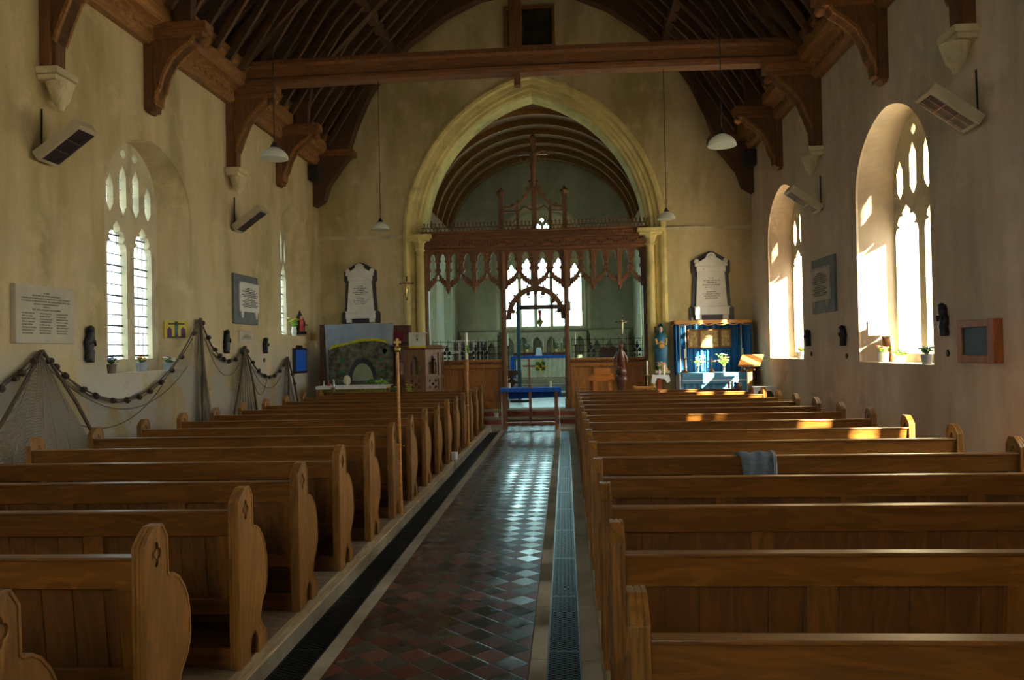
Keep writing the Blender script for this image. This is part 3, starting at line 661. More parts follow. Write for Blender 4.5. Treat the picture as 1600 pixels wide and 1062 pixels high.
PL = make_pew(-1, plab('left', 0, 16), 'pews left of the aisle'); PL.location = (-1.683, Y0, 0)
for i in range(1, 16): copy_tree(PL, (-1.683, Y0+S*i, 0), None, plab('left', i, 16))
PR = make_pew(1, plab('right', 0, 15), 'pews right of the aisle'); PR.location = (.164, Y0+.03, 0)
for i in range(1, 15): copy_tree(PR, (.164, Y0+.03+S*i, 0), None, plab('right', i, 15))
#--PART2--
# ------------------------------------------------------------------ chancel screen
SY = 19.12
T = thing('chancel_screen', 'tall carved brown wooden rood screen filling the chancel arch', 'screen', (-.7, SY, .3))
for x, w_ in ((-3.33, .13), (-1.46, .12), (.05, .12), (1.93, .13)):
    mb = MB(); mb.box(x-w_/2, SY-.09, .3, x+w_/2, SY+.09, 4.1); mb.box(x-w_/2+.025, SY-.125, .3, x+w_/2-.025, SY-.09, 4.05); mb.box(x-w_/2-.02, SY-.13, .3, x+w_/2+.02, SY+.12, .52)
    mb.build('post', m_screen, T, bevel=.012)
mb = MB(); mb.box(-3.4, SY-.14, 4.08, 2.0, SY+.14, 4.16); mb.box(-3.4, SY-.19, 4.16, 2.0, SY+.17, 4.34); mb.box(-3.4, SY-.26, 4.34, 2.0, SY+.22, 4.39)
mb.box(-3.4, SY-.22, 4.39, 2.0, SY+.2, 4.50); mb.box(-3.4, SY-.30, 4.50, 2.0, SY+.24, 4.56); mb.build('cornice_beam', m_screenx, T, bevel=.012)
mb = MB(); x = -3.36; i = 0
while x < 1.98:   # vine trail carving
    mb.ball((x, SY-.20, 4.25+.035*math.sin(i*1.3)), .036, (1.1, .8, 1), 1); mb.ball((x+.04, SY-.225, 4.445+.02*math.cos(i*1.7)), .026, (1.2, .7, .9), 1); x += .075; i += 1
mb.build('vine_carving', m_screenx, T)
mb = MB(); x = -3.36; i = 0
while x < 1.95:   # pierced cresting
    mb.beam((x, SY-.2, 4.56), (x+.045, SY-.2, 4.72), .014, .018, (0, 1, 0)); mb.beam((x+.09, SY-.2, 4.56), (x+.045, SY-.2, 4.72), .014, .018, (0, 1, 0))
    mb.ball((x+.045, SY-.2, 4.745), .024, (1, .6, 1.1), 1); x += .09
mb.box(-3.4, SY-.21, 4.64, 1.98, SY-.19, 4.66); mb.build('cresting', m_screenx, T)
def bay(x0, x1, zb, arch_door=False):
    c = (x0+x1)/2; h = (x1-x0)/2; mb = MB()
    zp = 3.05
    L = [(x0, 3.16), (x0+.03, 3.16), (x0+.05, 3.22), (x0+h*.28, 3.27), (x0+h*.6, 3.33), (x0+h*.85, 3.42), (c-.012, 3.54)]
    out = [(x0, 4.10)]+L+[(2*c-a, b) for a, b in reversed(L)]+[(x1, 4.10)]
    hol = []
    for s in (-1, 1):
        cc = c+s*h*.50; r = h*.335
        hol.append([(cc+s*r*.95, zp+.34), (cc+s*r*1.0, zp+.55), (cc+s*r*.55, zp+.60), (cc+s*r*.95, zp+.66), (cc+s*r*.9, zp+.78), (cc+s*r*.5, zp+.82), (cc+s*r*.72, zp+.88), (cc+s*r*.4, zp+.97), (cc, zp+1.0), (cc-s*r*.4, zp+.97), (cc-s*r*.72, zp+.88), (cc-s*r*.5, zp+.82), (cc-s*r*.9, zp+.78), (cc-s*r*.95, zp+.66), (cc-s*r*.55, zp+.60), (cc-s*r*.9, zp+.54), (cc-s*r*.6, zp+.47), (cc-s*r*.1, zp+.41), (cc+s*r*.4, zp+.37)])
    hol.append(circ(c-.045, zp+1.05, .018, 8)); hol.append(circ(c+.045, zp+1.05, .018, 8))
    mb.plate(out, hol, XZ, SY-.03, SY+.03)
    return mb, c, zp, h
divs = [-3.27, -2.79, -2.15, -1.52]
divr = [.11, .70, 1.32, 1.87]
def bays(dv):
    for a, b in zip(dv, dv[1:]):
        mb, c, zp, h = bay(a, b, 3.05); tp = mb.build('tracery_panel', m_screen, T, bevel=.006)
        mb = MB()
        for s in (-1, 1):   # crockets and cusps along the ogee
            for k in range(5):
                t = k/5+.08; x = c+s*h*(1-t)*.95; z = zp+.16+.36*t
                mb.ball((x, SY-.035, 3.33+.26*t), .03, (1, .8, 1), 1); mb.ball((x, SY, 3.20+.25*t), .03, (1, .8, 1), 1)
        for k in range(5): mb.ball((c, SY-.03, zp+.54+k*.11), .032-.002*k, (1.5, .8, .8), 1)
        mb.build('crockets', m_screen, tp)
    for x in dv[1:-1]:
        mb = MB(); mb.box(x-.045, SY-.06, 3.2, x+.045, SY+.06, 4.08); mb.sect([(3.24, 0, 0, .055, .06), (3.19, 0, 0, .062, .065), (3.13, 0, 0, .03, .03), (3.08, 0, 0, .012, .012)], (x, SY, 0), 10); mb.build('pendant', m_screen, T, bevel=.006)
bays(divs); bays(divr)
xm = -.705
for a, b in ((-1.40, xm-.035), (xm+.035, -.01)):
    mb, c, zp, h = bay(a, b, 3.05); tp = mb.build('tracery_panel', m_screen, T, bevel=.006)
    mb = MB()
    for s in (-1, 1):
        for k in range(5):
            t = k/5+.08; mb.ball((c+s*h*(1-t)*.95, SY-.035, 3.33+.26*t), .03, (1, .8, 1), 1); mb.ball((c+s*h*(1-t)*.95, SY, 3.20+.25*t), .03, (1, .8, 1), 1)
    mb.build('crockets', m_screen, tp)
mb = MB(); mb.box(xm-.04, SY-.06, 3.2, xm+.04, SY+.06, 4.08); mb.build('mullion', m_screen, T, bevel=.006)
# door arch
def darch(r, zoff): return [(xm+.02+r*math.cos(t), 2.42+zoff+r*1.13*math.sin(t)) for t in [math.pi*i/24 for i in range(25)]]
mb = MB(); A, B = darch(.715, 0), darch(.60, -.0); mb.plate(A+B[::-1], [], XZ, SY-.06, SY+.06); da = mb.build('door_arch', m_screen, T, bevel=.01)
mb = MB()
for i in range(1, 12):
    t = math.pi*i/12; mb.ball((xm+.02+.735*math.cos(t), SY, 2.42+.735*1.13*math.sin(t)), .03, (1, .8, 1), 1)
for t in (.10, .24, .40, .5, .60, .76, .90):
    t *= math.pi; mb.ball((xm+.02+.575*math.cos(t), SY, 2.42+.575*1.13*math.sin(t)), .062, (1, .45, 1), 1); mb.ball((xm+.02+.50*math.cos(t), SY, 2.42+.50*1.13*math.sin(t)), .028, (1, .6, 1), 1)
mb.build('arch_cusps', m_screen, da)
# dado panels
for x0, x1, cols in ((-3.27, -1.52, 2), (.11, 1.87, 3)):
    mb = MB(); mb.box(x0, SY-.015, .3, x1, SY+.03, 1.46); mb.box(x0, SY-.08, 1.27, x1, SY+.08, 1.36); mb.box(x0, SY-.11, 1.42, x1, SY+.1, 1.48); mb.box(x0, SY-.07, .3, x1, SY+.07, .46)
    for k in range(cols+1):
        x = x0+(x1-x0)*k/cols; mb.box(max(x0, x-.05), SY-.085, .46, min(x1, x+.05), SY+.05, 1.27)
    dp = mb.build('dado_panel', m_dado, T, bevel=.01)
    mb = MB(); x = x0+.03; i = 0
    while x < x1-.02: mb.ball((x, SY-.085, 1.39+.012*math.sin(i*2.1)), .024, (1.3, .7, 1), 1); x += .06; i += 1
    mb.build('carved_frieze', m_screenx, dp)
# iron grille with leaf finials above the dado
for x0, x1, fin in ((-3.2, -1.56, (-2.85, -2.42, -2.15, -1.95)), (.16, 1.84, (.62, 1.7))):
    mb = MB()
    for z in (1.62, 1.78, 1.92): mb.tube([(x0, SY, z), (x1, SY, z)], .007, 5)
    x = x0
    while x <= x1: mb.tube([(x, SY, 1.46), (x, SY, 1.98)], .006, 5); x += .185
    ig = mb.build('iron_grille', m_iron2, T)
    for x in fin:
        mb = MB(); mb.tube([(x, SY-.03, 1.46), (x, SY-.03, 1.78)], .012, 6)
        for dx, dz, r in ((0, .26, .05), (-.06, .17, .045), (.06, .17, .045), (-.05, .05, .03), (.05, .05, .03), (0, .34, .025)): mb.ball((x+dx, SY-.03, 1.48+dz), r, (1, .35, 1.1), 1)
        mb.build('leaf_finial', m_iron2, ig)
# rood above
for x, ztop in ((-1.48, 5.42), (.05, 5.42), (-1.08, 5.15), (-.30, 5.15)):
    mb = MB(); w_ = .055 if ztop > 5.2 else .035; mb.box(x-w_, SY-w_, 4.56, x+w_, SY+w_, ztop)
    if ztop > 5.2: mb.sect([(ztop-.02, 0, 0, .06, .06), (ztop+.05, 0, 0, .12, .12), (ztop+.09, 0, 0, .12, .12), (ztop+.13, 0, 0, .06, .06), (ztop+.2, 0, 0, .02, .02)], (x, SY, 0), 8)
    mb.build('rood_post', m_screen, T, bevel=.01)
for s in (-1, 1):
    c0 = -.68; mb = MB(); pts = [(c0+s*.8, SY, 5.12), (c0+s*.5, SY, 5.14), (c0+s*.36, SY, 5.22), (c0+s*.22, SY, 5.36), (c0+s*.12, SY, 5.52), (c0+s*.06, SY, 5.70)]
    mb.tube(pts, .028, 6)
    for i in range(1, 6): mb.ball((pts[i][0]+s*.03, SY, pts[i][2]+.05), .04, (1, .6, 1), 1)
    mb.beam((c0+s*.8, SY, 5.03), (c0+s*.4, SY, 5.03), .04, .04); mb.tube([(c0+s*.4, SY, 5.0), (c0+s*.25, SY, 5.15), (c0+s*.04, SY, 5.05)], .018, 6)
    mb.build('rood_brace', m_screen, T)
mb = MB(); mb.box(-.74, SY-.05, 4.56, -.62, SY+.05, 6.78); mb.box(-1.02, SY-.045, 6.38, -.34, SY+.045, 6.47)
for x, z in ((-1.05, 6.425), (-.31, 6.425), (-.68, 6.82)): mb.ball((x, SY, z), .07, (1, .6, 1), 1)
rc = mb.build('rood_cross', m_screen, T, bevel=.01)
mb = MB(); mb.sect([(5.62, -.68, -.075, .03, .03), (5.72, -.68, -.085, .045, .04), (5.95, -.68, -.10, .055, .05), (6.10, -.68, -.10, .085, .055), (6.18, -.68, -.10, .06, .05), (6.33, -.68, -.10, .085, .055), (6.41, -.68, -.09, .09, .05), (6.44, -.68, -.09, .03, .03)], (0, SY, 0), 12)
mb.ball((-.68, SY-.12, 6.50), .055, (.85, 1, 1.15)); mb.tube([(-.74, SY-.09, 6.39), (-.86, SY-.08, 6.44), (-.97, SY-.06, 6.46)], [.03, .022, .015]); mb.tube([(-.62, SY-.09, 6.39), (-.50, SY-.08, 6.44), (-.39, SY-.06, 6.46)], [.03, .022, .015])
mb.build('carved_figure', m_pulpit, rc, smooth=True)
for s in (-1, 1):
    mb = MB(); x = -.68+s*.22; mb.tube([(x-.09, SY-.02, 6.30), (x-.06, SY-.03, 6.22), (x, SY-.03, 6.19), (x+.06, SY-.03, 6.22), (x+.09, SY-.02, 6.30)], .012, 6); mb.build('carved_scroll', m_gold_oak, T)
# ------------------------------------------------------------------ inside the chancel
mb = MB()
mb.box(CL+.02, YE-.06, 1.3, CR-.02, YE, 2.34)
struct('trim_15', mb, m_stonecarv)
mb = MB(); mb.box(-2.3, 25.15, .62, .75, YE-.06, .78); struct('trim_18', mb, m_step, bevel=.01)
mb = MB(); mb.box(CL+.02, YE-.14, 2.30, CR-.02, YE-.02, 2.38); struct('trim_16', mb, m_stonecarv, bevel=.01)
for x0, x1 in ((CL+.15, -2.3), (.85, CR-.2)):
    mb = MB(); n = 3; w_ = (x1-x0)/n
    hol = [arch(x0+w_*(i+.5), w_*.38, .9, 1.55, .45, 6) for i in range(n)]
    mb.plate([(x0, .62), (x1, .62), (x1, 2.25), (x0, 2.25)], hol, XZ, YE-.22, YE-.10); mb.box(x0-.05, YE-.26, 2.22, x1+.05, YE-.06, 2.32)
    o = mb.build('stone_arcading', m_reredos, bevel=.01); tag(o, 'carved stone arcading on the east wall '+('left' if x0 < -2 else 'right')+' of the altar', 'arcading')
mb = MB(); n = 6; x0, x1 = -2.15, .72; w_ = (x1-x0)/n
mb.plate([(x0, .78), (x1, .78), (x1, 2.28), (x0, 2.28)], [arch(x0+w_*(i+.5), w_*.34, 1.5, 1.85, .28, 6) for i in range(n)], XZ, YE-.20, YE-.09)
tag(mb.build('reredos', m_reredos, bevel=.01), 'pale carved stone reredos behind the altar below the east window', 'reredos')
AY = 25.6
T = thing('altar_table', 'high altar with cream frontal, gold cross and blue top cloth', 'altar', (-.78, AY+.3, .78))
mb = MB(); mb.box(-1.72, AY+.03, .78, .16, AY+.75, 1.47); mb.build('body', m_walnut, T)
mb = MB(); n = 60; pts = [(-1.60+1.66*i/n, AY-.005+.012*math.sin(i*1.1)) for i in range(n+1)]
mb.loft([[(x, y, z) for x, y in pts] for z in (.80, 1.46)], close=False); mb.build('frontal', m_cream, T)
mb = MB(); mb.box(-1.74, AY-.03, 1.47, .17, AY+.78, 1.50); mb.box(-1.66, AY-.035, 1.42, .1, AY-.02, 1.475); mb.box(-1.76, AY-.04, .78, -1.63, AY+.4, 1.48); mb.build('blue_cloth', m_blue, T)
mb = MB(); mb.box(-.96, AY-.03, 1.02, -.66, AY-.02, 1.30); mb.build('green_square', m_green, T)
mb = MB(); mb.box(-.835, AY-.045, .93, -.785, AY-.03, 1.41); mb.box(-1.05, AY-.045, 1.135, -.57, AY-.03, 1.185); mb.box(-.87, AY-.045, 1.08, -.75, AY-.03, 1.24); mb.build('gold_cross', m_gold, T)
mb = MB(); mb.box(-1.7, AY+.45, 1.50, .14, AY+.74, 1.60); mb.build('gradine', m_walnut, T)
mb = MB(); mb.sect([(1.50, 0, 0, .115, .09), (1.58, 0, 0, .10, .08), (1.74, 0, 0, .075, .07), (1.76, 0, 0, .06, .05)], (-.86, AY+.22, 0), 12)
tag(mb.build('veiled_chalice', m_white, smooth=True), 'small white veiled chalice standing on the blue altar top', 'chalice')
def vase_flowers(name, loc, h, potm, leafm, petm, label, cat, group=None, n=14, rr=.10, potr=.05, poth=.14, seed=1, leaf=.018, ped=.022):
    T = thing(name, label, cat, loc, group); r = random.Random(seed)
    mb = MB(); mb.lathe([(potr*.7, 0), (potr*.75, .005), (potr, poth*.55), (potr*.72, poth*.85), (potr*1.02, poth), (potr*.9, poth-.004)] if 'vase' in name else [(potr*.78, 0), (potr, poth), (potr*.86, poth), (potr*.8, poth*.8)], loc, 16)
    mb.build('vase' if 'vase' in name else 'pot', potm, T, smooth=True)
    lv, pt = MB(), MB(); L = Vector(loc)
    for i in range(n):
        a = r.uniform(0, 6.28); q = r.uniform(.2, 1)*rr; zt = poth+(h-poth)*r.uniform(.35, 1); p = L+Vector((q*math.cos(a), q*math.sin(a), zt)); base = L+Vector((0, 0, poth*.8))
        lv.tube([base, base.lerp(p, .6)+Vector((0, 0, .01)), p], .003, 4)
        for k in range(2):
            q2 = base.lerp(p, r.uniform(.45, .95))+Vector((r.uniform(-1, 1), r.uniform(-1, 1), r.uniform(-.3, .6)))*leaf*1.3
            lv.ball(q2, leaf, (r.uniform(.8, 1.6), r.uniform(.5, 1.2), r.uniform(.3, .8)), 1)
        if petm and i % 2 == 0:
            for k in range(4):
                b2 = a+k*1.57; pt.ball(p+Vector((math.cos(b2), math.sin(b2), .2))*ped*.7, ped*.62, (1, 1, .6), 1)
    lo = lv.build('leaves', leafm, T)
    if petm: pt.build('flowers', petm, lo)
    else: pt.bm.free()
    return T
for i, x in enumerate((-1.5, -1.25, -.3, -.02)):
    vase_flowers('flower_vase', (x, AY+.6, 1.60), .34, m_brass, m_green, m_whitep, ['outermost left vase of greenery on the high altar shelf', 'second vase of greenery from the left on the high altar shelf', 'vase of greenery just right of the chalice on the high altar', 'outermost right vase of greenery on the high altar shelf'][i], 'vase', 'greenery vases on the high altar', 12, .13, .04, .12, i)
for i, x in enumerate((-1.85, .33)):
    T = thing('altar_candlestick', f'tall candlestick with lit-coloured tip {"left" if i == 0 else "right"} of the high altar'.replace('lit-coloured tip', 'white candle'), 'candlestick', (x, AY+.2, .62)); mb = MB()
    mb.lathe([(.12, 0), (.12, .03), (.03, .08), (.02, .5), (.035, .55), (.02, .6), (.02, 1.15), (.05, 1.2), (.05, 1.22)], (x, AY+.2, .62)); mb.build('stand', m_walnut, T, smooth=True)
    mb = MB(); mb.lathe([(.02, 1.84), (.02, 2.22), (.004, 2.24)], (x, AY+.2, 0), 12); mb.build('candle', m_wax, T, smooth=True)
for i, x in enumerate((-1.42, -1.08, -.72, -.42, -.1, .1)):
    T = thing('altar_candle', f'slim white candle on the high altar shelf, {ORD[i]} from the left', 'candle', (x, AY+.66, 1.6), 'slim candles on the high altar shelf'); mb = MB()
    mb.lathe([(.035, 0), (.012, .03), (.012, .16), (.028, .18)], (x, AY+.66, 1.6), 10); mb.build('holder', m_brass, T, smooth=True); mb = MB(); mb.lathe([(.011, .18), (.011, .44), (.003, .45)], (x, AY+.66, 1.6), 10); mb.build('candle', m_wax, T)
# processional cross standing in the chancel and communion rails, stalls
T = thing('standing_cross', 'tall dark standing cross in the chancel before the east window', 'cross', (-1.26, 21.5, .3)); mb = MB()
mb.box(-1.30, 21.47, .3, -1.21, 21.53, 3.02); mb.build('upright', m_tealb, T, bevel=.008)
mb = MB(); mb.box(-1.26, 21.48, 2.78, .14, 21.52, 2.90); mb.box(.08, 21.46, 2.72, .16, 21.54, 2.98); mb.box(-1.5, 21.3, .3, -1.0, 21.7, .36); mb.build('crossbeam', m_walnut, T, bevel=.006)
T = thing('sanctuary_lamp', 'hanging red glass sanctuary lamp with pierced brass bowl before the east window', 'lamp', (-.70, 22.5, 2.3))
mb = MB(); z = 2.3; mb.lathe([(.004, z), (.02, z+.03), (.03, z+.06), (.075, z+.13), (.10, z+.2), (.05, z+.24), (.03, z+.30), (.045, z+.33)], (-.70, 22.5, 0), 14)
for s in range(3): a = s*2.09+.3; mb.tube([(-.70+.10*math.cos(a), 22.5+.10*math.sin(a), z+.2), (-.70, 22.5, z+1.6)], .004, 4)
mb.tube([(-.70, 22.5, z+1.6), (-.70, 22.5, 7.9)], .004, 4); mb.build('bowl_and_chains', m_brass, T)
mb = MB(); mb.lathe([(.03, z+.33), (.055, z+.50), (.05, z+.51), (.025, z+.34)], (-.70, 22.5, 0), 14); mb.build('red_glass', m_redglass, T, smooth=True)
for s, x0, x1 in ((-1, -3.0, -1.28), (1, -.02, 1.75)):
    for yy in (23.0,):
        T = thing('communion_rail', 'dark carved altar rail '+('left' if s < 0 else 'right')+' of the chancel gangway', 'rail', ((x0+x1)/2, yy, .3)); mb = MB()
        mb.box(x0, yy-.06, 1.05, x1, yy+.06, 1.12); mb.box(x0, yy-.03, .42, x1, yy+.03, .48); mb.build('handrail', m_walnut, T, bevel=.01)
        n = 6; w_ = (x1-x0)/n; mb = MB(); mb.plate([(x0, .48), (x1, .48), (x1, 1.05), (x0, 1.05)], [circ(x0+w_*(i+.5), .88, .10, 16, .3) for i in range(n)]+[arch(x0+w_*(i+.5), w_*.33, .52, .62, .12, 5) for i in range(n)], XZ, yy-.015, yy+.015); mb.build('pierced_panel', m_walnut, T)
# white display boards on the left of the chancel
T = thing('display_boards', 'white folding display boards with pinned pictures behind the screen grille', 'display board', (-2.6, 20.6, .3))
for x0, x1, y0, y1 in ((-2.95, -2.35, 20.6, 20.75), (-2.33, -2.0, 20.75, 20.5)):
    mb = MB(); mb.plate([(0, 1.38), (1, 1.38), (1, 1.98), (0, 1.98)], [], lambda u, v, w, x0=x0, x1=x1, y0=y0, y1=y1: (x0+(x1-x0)*u, y0+(y1-y0)*u+w, v), 0, .02); mb.build('board', m_card, T)
    mb = MB()
    for r_ in range(2):
        for c_ in range(3):
            u0 = .08+c_*.31; mb.plate([(u0, 1.42+r_*.28), (u0+.2, 1.42+r_*.28), (u0+.2, 1.64+r_*.28), (u0, 1.64+r_*.28)], [], lambda u, v, w, x0=x0, x1=x1, y0=y0, y1=y1: (x0+(x1-x0)*u, y0+(y1-y0)*u+w, v), -.006, 0)
    mb.build('pinned_pictures', m_photo, T)
    mb = MB(); mb.box(x0+.02, min(y0, y1), .3, x0+.06, min(y0, y1)+.05, 1.4); mb.box(x1-.06, min(y0, y1), .3, x1-.02, min(y0, y1)+.05, 1.4); mb.build('stand', m_maroon, T)
# chancel organ/stall backs seen over the right dado
T = thing('organ_console', 'dark red-brown carved seat back with rounded shoulders behind the eagle lectern', 'chair', (1.15, 20.0, .3)); mb = MB()
mb.plate([(.83, .3), (1.52, .3), (1.52, 1.62), (1.48, 1.72), (1.40, 1.74), (1.30, 1.70), (1.18, 1.76), (1.05, 1.70), (.95, 1.74), (.87, 1.72), (.83, 1.6)], [], XZ, 20.0, 20.06); T.name = 'clergy_chair'
ORG['clergy_chair'] = Vector((1.15, 20.0, .3)); mb.build('chair_back', wood('mahogany', (.13, .028, .012), 0, .3), T, bevel=.01)
mb = MB(); mb.box(.85, 20.06, .72, 1.5, 20.5, .8); mb.box(.85, 20.06, .3, .91, 20.5, .72); mb.box(1.44, 20.06, .3, 1.5, 20.5, .72); mb.build('chair_seat', m_walnut, T)
def crucifix(name, c, h, crossm, bodym, label, d=1, base=False):
    x, y, z = c; T = thing(name, label, 'crucifix', c); k = h
    mb = MB(); mb.box(x-.03*k, y-.015, z, x+.03*k, y+.015, z+k); mb.box(x-.26*k, y-.015, z+.70*k, x+.26*k, y+.015, z+.76*k)
    for a, b in ((-.27, .73), (.27, .73), (0, 1.0)): mb.ball((x+a*k, y, z+b*k), .045*k, (1, .5, 1), 1)
    if base: mb.lathe([(.16*k, -.02), (.15*k, .03*k), (.06*k, .12*k), (.04*k, .2*k)], (x, y, z), 12)
    mb.build('cross', crossm, T)
    mb = MB(); mb.sect([(z+.14*k, x, 0, .015*k, .015*k), (z+.35*k, x, 0, .035*k, .03*k), (z+.45*k, x, 0, .05*k, .035*k), (z+.55*k, x, 0, .04*k, .03*k), (z+.68*k, x, 0, .06*k, .035*k), (z+.72*k, x, 0, .02*k, .02*k)], (0, y-.035-.01*k, 0), 10)
    mb.ball((x, y-.04-.02*k, z+.77*k), .04*k, (1, 1, 1.2)); mb.tube([(x-.05*k, y-.035, z+.68*k), (x-.24*k, y-.025, z+.74*k)], [.02*k, .012*k], 6); mb.tube([(x+.05*k, y-.035, z+.68*k), (x+.24*k, y-.025, z+.74*k)], [.02*k, .012*k], 6)
    mb.build('figure', bodym, T, smooth=True); return T
crucifix('wall_crucifix', (-3.75, YW-.08, 2.93), .56, m_walnut, m_brass, 'small dark crucifix hanging on the left pier of the chancel arch')
p = at(972, 508, 1, 24.0); crucifix('processional_crucifix', (p.x, 24.0, p.z-.35), .62, m_walnut, m_tan, 'dark crucifix with pale figure standing high in the chancel right of the altar')
T = thing('pole_stand', 'thin dark pole holding up the chancel crucifix', 'pole', (p.x, 24.0, .42)); mb = MB(); mb.tube([(p.x, 24.0, .42), (p.x, 24.0, p.z-.35)], .015, 8); mb.lathe([(.14, .42), (.12, .45), (.02, .5)], (p.x, 24.0, 0), 12); mb.build('pole', m_walnut, T)
# ------------------------------------------------------------------ wall memorials
def script(mb, x0, x1, ztop, rows, dz, y, fn, seed=3, h=.018, widths=None, cols=1, gap=.05):
    r = random.Random(seed)
    for i in range(rows):
        z = ztop-i*dz; wf = widths[i % len(widths)] if widths else r.uniform(.6, .98)
        for c in range(cols):
            a = x0+(x1-x0)*c/cols+(gap/2 if cols > 1 else 0); b = x0+(x1-x0)*(c+1)/cols-(gap/2 if cols > 1 else 0)
            m = (a+b)/2; hw = (b-a)/2*wf; x = (m-hw) if cols == 1 else a; end = m+hw if cols == 1 else a+(b-a)*wf
            while x < end:
                L = r.uniform(.35, 1.0)*h*1.0; mb.plate([(x, z-h*.5), (x+L, z-h*.5), (x+L*.92, z+h*.5), (x+L*.1, z+h*.5)], [(((x+L*.3)), z-h*.2), (x+L*.7, z-h*.2), (x+L*.65, z+h*.2)] and [], fn, y, y+.004)
                x += L+h*(.9 if r.random() < .2 else .25)
def memorial(cx, zb, top, wb, wt, label, lean=0):
    T = thing('wall_monument', label, 'memorial', (cx, YW, zb)); yf = YW
    k = (top-zb)/1.5
    mb = MB(); mb.plate([(cx-wb/2-.05, zb-.02), (cx+wb/2+.05, zb-.02), (cx+wb/2+.05, zb+.25*k), (cx+wb/2-.02, zb+.30*k), (cx+wt/2+.02, zb+.98*k), (cx+wt/2+.06, zb+1.03*k), (cx+wt/2+.06, zb+1.28*k), (cx+.12, zb+1.46*k), (cx, zb+1.5*k), (cx-.12, zb+1.46*k), (cx-wt/2-.06, zb+1.28*k), (cx-wt/2-.06, zb+1.03*k), (cx-wt/2-.02, zb+.98*k), (cx-wb/2+.02, zb+.30*k), (cx-wb/2-.05, zb+.25*k)], [], XZ, yf-.035, yf); mb.build('slate_backing', m_slate, T, bevel=.006)
    wi = wb*.78; wj = wt*.80
    mb = MB(); mb.plate([(cx-wi/2, zb+.27*k), (cx+wi/2, zb+.27*k), (cx+wj/2, zb+1.04*k), (cx-wj/2, zb+1.04*k)], [], XZ, yf-.08, yf-.035); it = mb.build('inscribed_tablet', m_marble, T, bevel=.006)
    mb = MB(); mb.box(cx-wb*.42, yf-.13, zb+.10*k, cx+wb*.42, yf-.035, zb+.27*k); mb.box(cx-wb*.44, yf-.14, zb+.25*k, cx+wb*.44, yf-.035, zb+.285*k); mb.box(cx-wb*.40, yf-.12, zb-.0, cx-wb*.26, yf-.035, zb+.1*k); mb.box(cx+wb*.26, yf-.12, zb-.0, cx+wb*.40, yf-.035, zb+.1*k); mb.build('plinth', m_marble, T, bevel=.008)
    mb = MB(); mb.box(cx-wj/2-.02, yf-.12, zb+1.04*k, cx+wj/2+.02, yf-.035, zb+1.16*k); mb.box(cx-wj/2-.06, yf-.16, zb+1.16*k, cx+wj/2+.06, yf-.035, zb+1.21*k)
    mb.plate([(cx-wj/2-.05, zb+1.21*k), (cx+wj/2+.05, zb+1.21*k), (cx+.13, zb+1.34*k), (cx-.13, zb+1.34*k)], [], XZ, yf-.14, yf-.035)
    mb.plate(circ(cx, zb+1.35*k, .11, 20), [], XZ, yf-.15, yf-.035)
    for s in (-1, 1): mb.ball((cx+s*(wj/2+.02), yf-.09, zb+1.27*k), .06, (1, .8, 1.2)); mb.ball((cx+s*.17, yf-.13, zb+1.10*k), .03, (1, .5, 1), 1)
    mb.ball((cx, yf-.15, zb+1.35*k), .06, (1, .4, 1)); mb.build('pediment', m_marble, T, bevel=.006)
    mb = MB(); script(mb, cx-wj*.36, cx+wj*.36, zb+.9*k, 5, .05*k, yf-.085, XZ, 4, .024, [.25, .8, .45, .9, .6]); script(mb, cx-wj*.36, cx+wj*.36, zb+.6*k, 4, .045*k, yf-.085, XZ, 5, .02, [.5, .9, .8, .6]); mb.build('inscription', m_ink, it)
memorial(-4.88, 2.43, 3.88, .84, .68, 'white marble memorial on dark slate, wall left of the chancel arch')
memorial(3.42, 2.32, 3.92, .94, .78, 'white marble memorial on dark slate, wall right of the chancel arch')
# side wall tablets
def tablet(xw, y0, y1, z0, z1, m, mf, label, name='memorial_tablet', inner=None, th=.045, rows=10, feet=False, cols=None, seed=2):
    d = 1 if xw < 0 else -1; T = thing(name, label, 'memorial', (xw, (y0+y1)/2, z0)); fn = lambda u, v, w: (xw+d*w, u, v)
    mb = MB(); mb.plate([(y0, z0), (y1, z0), (y1, z1), (y0, z1)], [], fn, .001, th); it = mb.build('backing', m, T, bevel=.005)
    f0 = th
    if inner:
        a, b, c, e = inner; mb = MB(); mb.plate([(a, c), (b, c), (b, e), (a, e)], [], fn, th, th+.03); mb.plate([(a-.03, e), (b+.03, e), (b, e-.03), (a, e-.03)], [], fn, th, th+.045)
        if feet:
            for q in (a+.12, b-.12): mb.plate([(q-.05, c), (q+.05, c), (q+.02, c-.12), (q-.02, c-.12)], [], fn, th, th+.03)
        it = mb.build('inscribed_panel', mf, T, bevel=.004); f0 = th+.03
        a0, b0, zt = a+.06, b-.06, e-.1; zb_ = c+.06
    else: a0, b0, zt, zb_ = y0+.07, y1-.07, z1-.08, z0+.06
    mb = MB(); dz = (zt-zb_)/rows
    if cols:
        k = int(rows*.45); script(mb, a0, b0, zt, k, dz, f0, fn, seed, dz*.5, [.12, .55, .95, .95, .5]); script(mb, a0, b0, zt-dz*(k+.3), rows-k-1, dz, f0, fn, seed+1, dz*.45, [.8, .7, .9], cols, .05)
    else: script(mb, a0, b0, zt, rows, dz, f0, fn, seed, dz*.55, [.3, .6, .9, .7, .95, .8])
    mb.build('inscription', m_ink if inner else m_faint, it); return T
tablet(WL, 8.10, 9.12, 1.88, 2.52, m_lime, None, 'large pale stone tablet with three columns of names, left wall nearest the camera', rows=16, cols=3, th=.06)
tablet(WL, 13.76, 14.86, 2.27, 3.17, m_greyslate, m_marble, 'white marble tablet on grey slate on the left wall between the windows', inner=(13.95, 14.84, 2.50, 3.03), feet=True, rows=12)
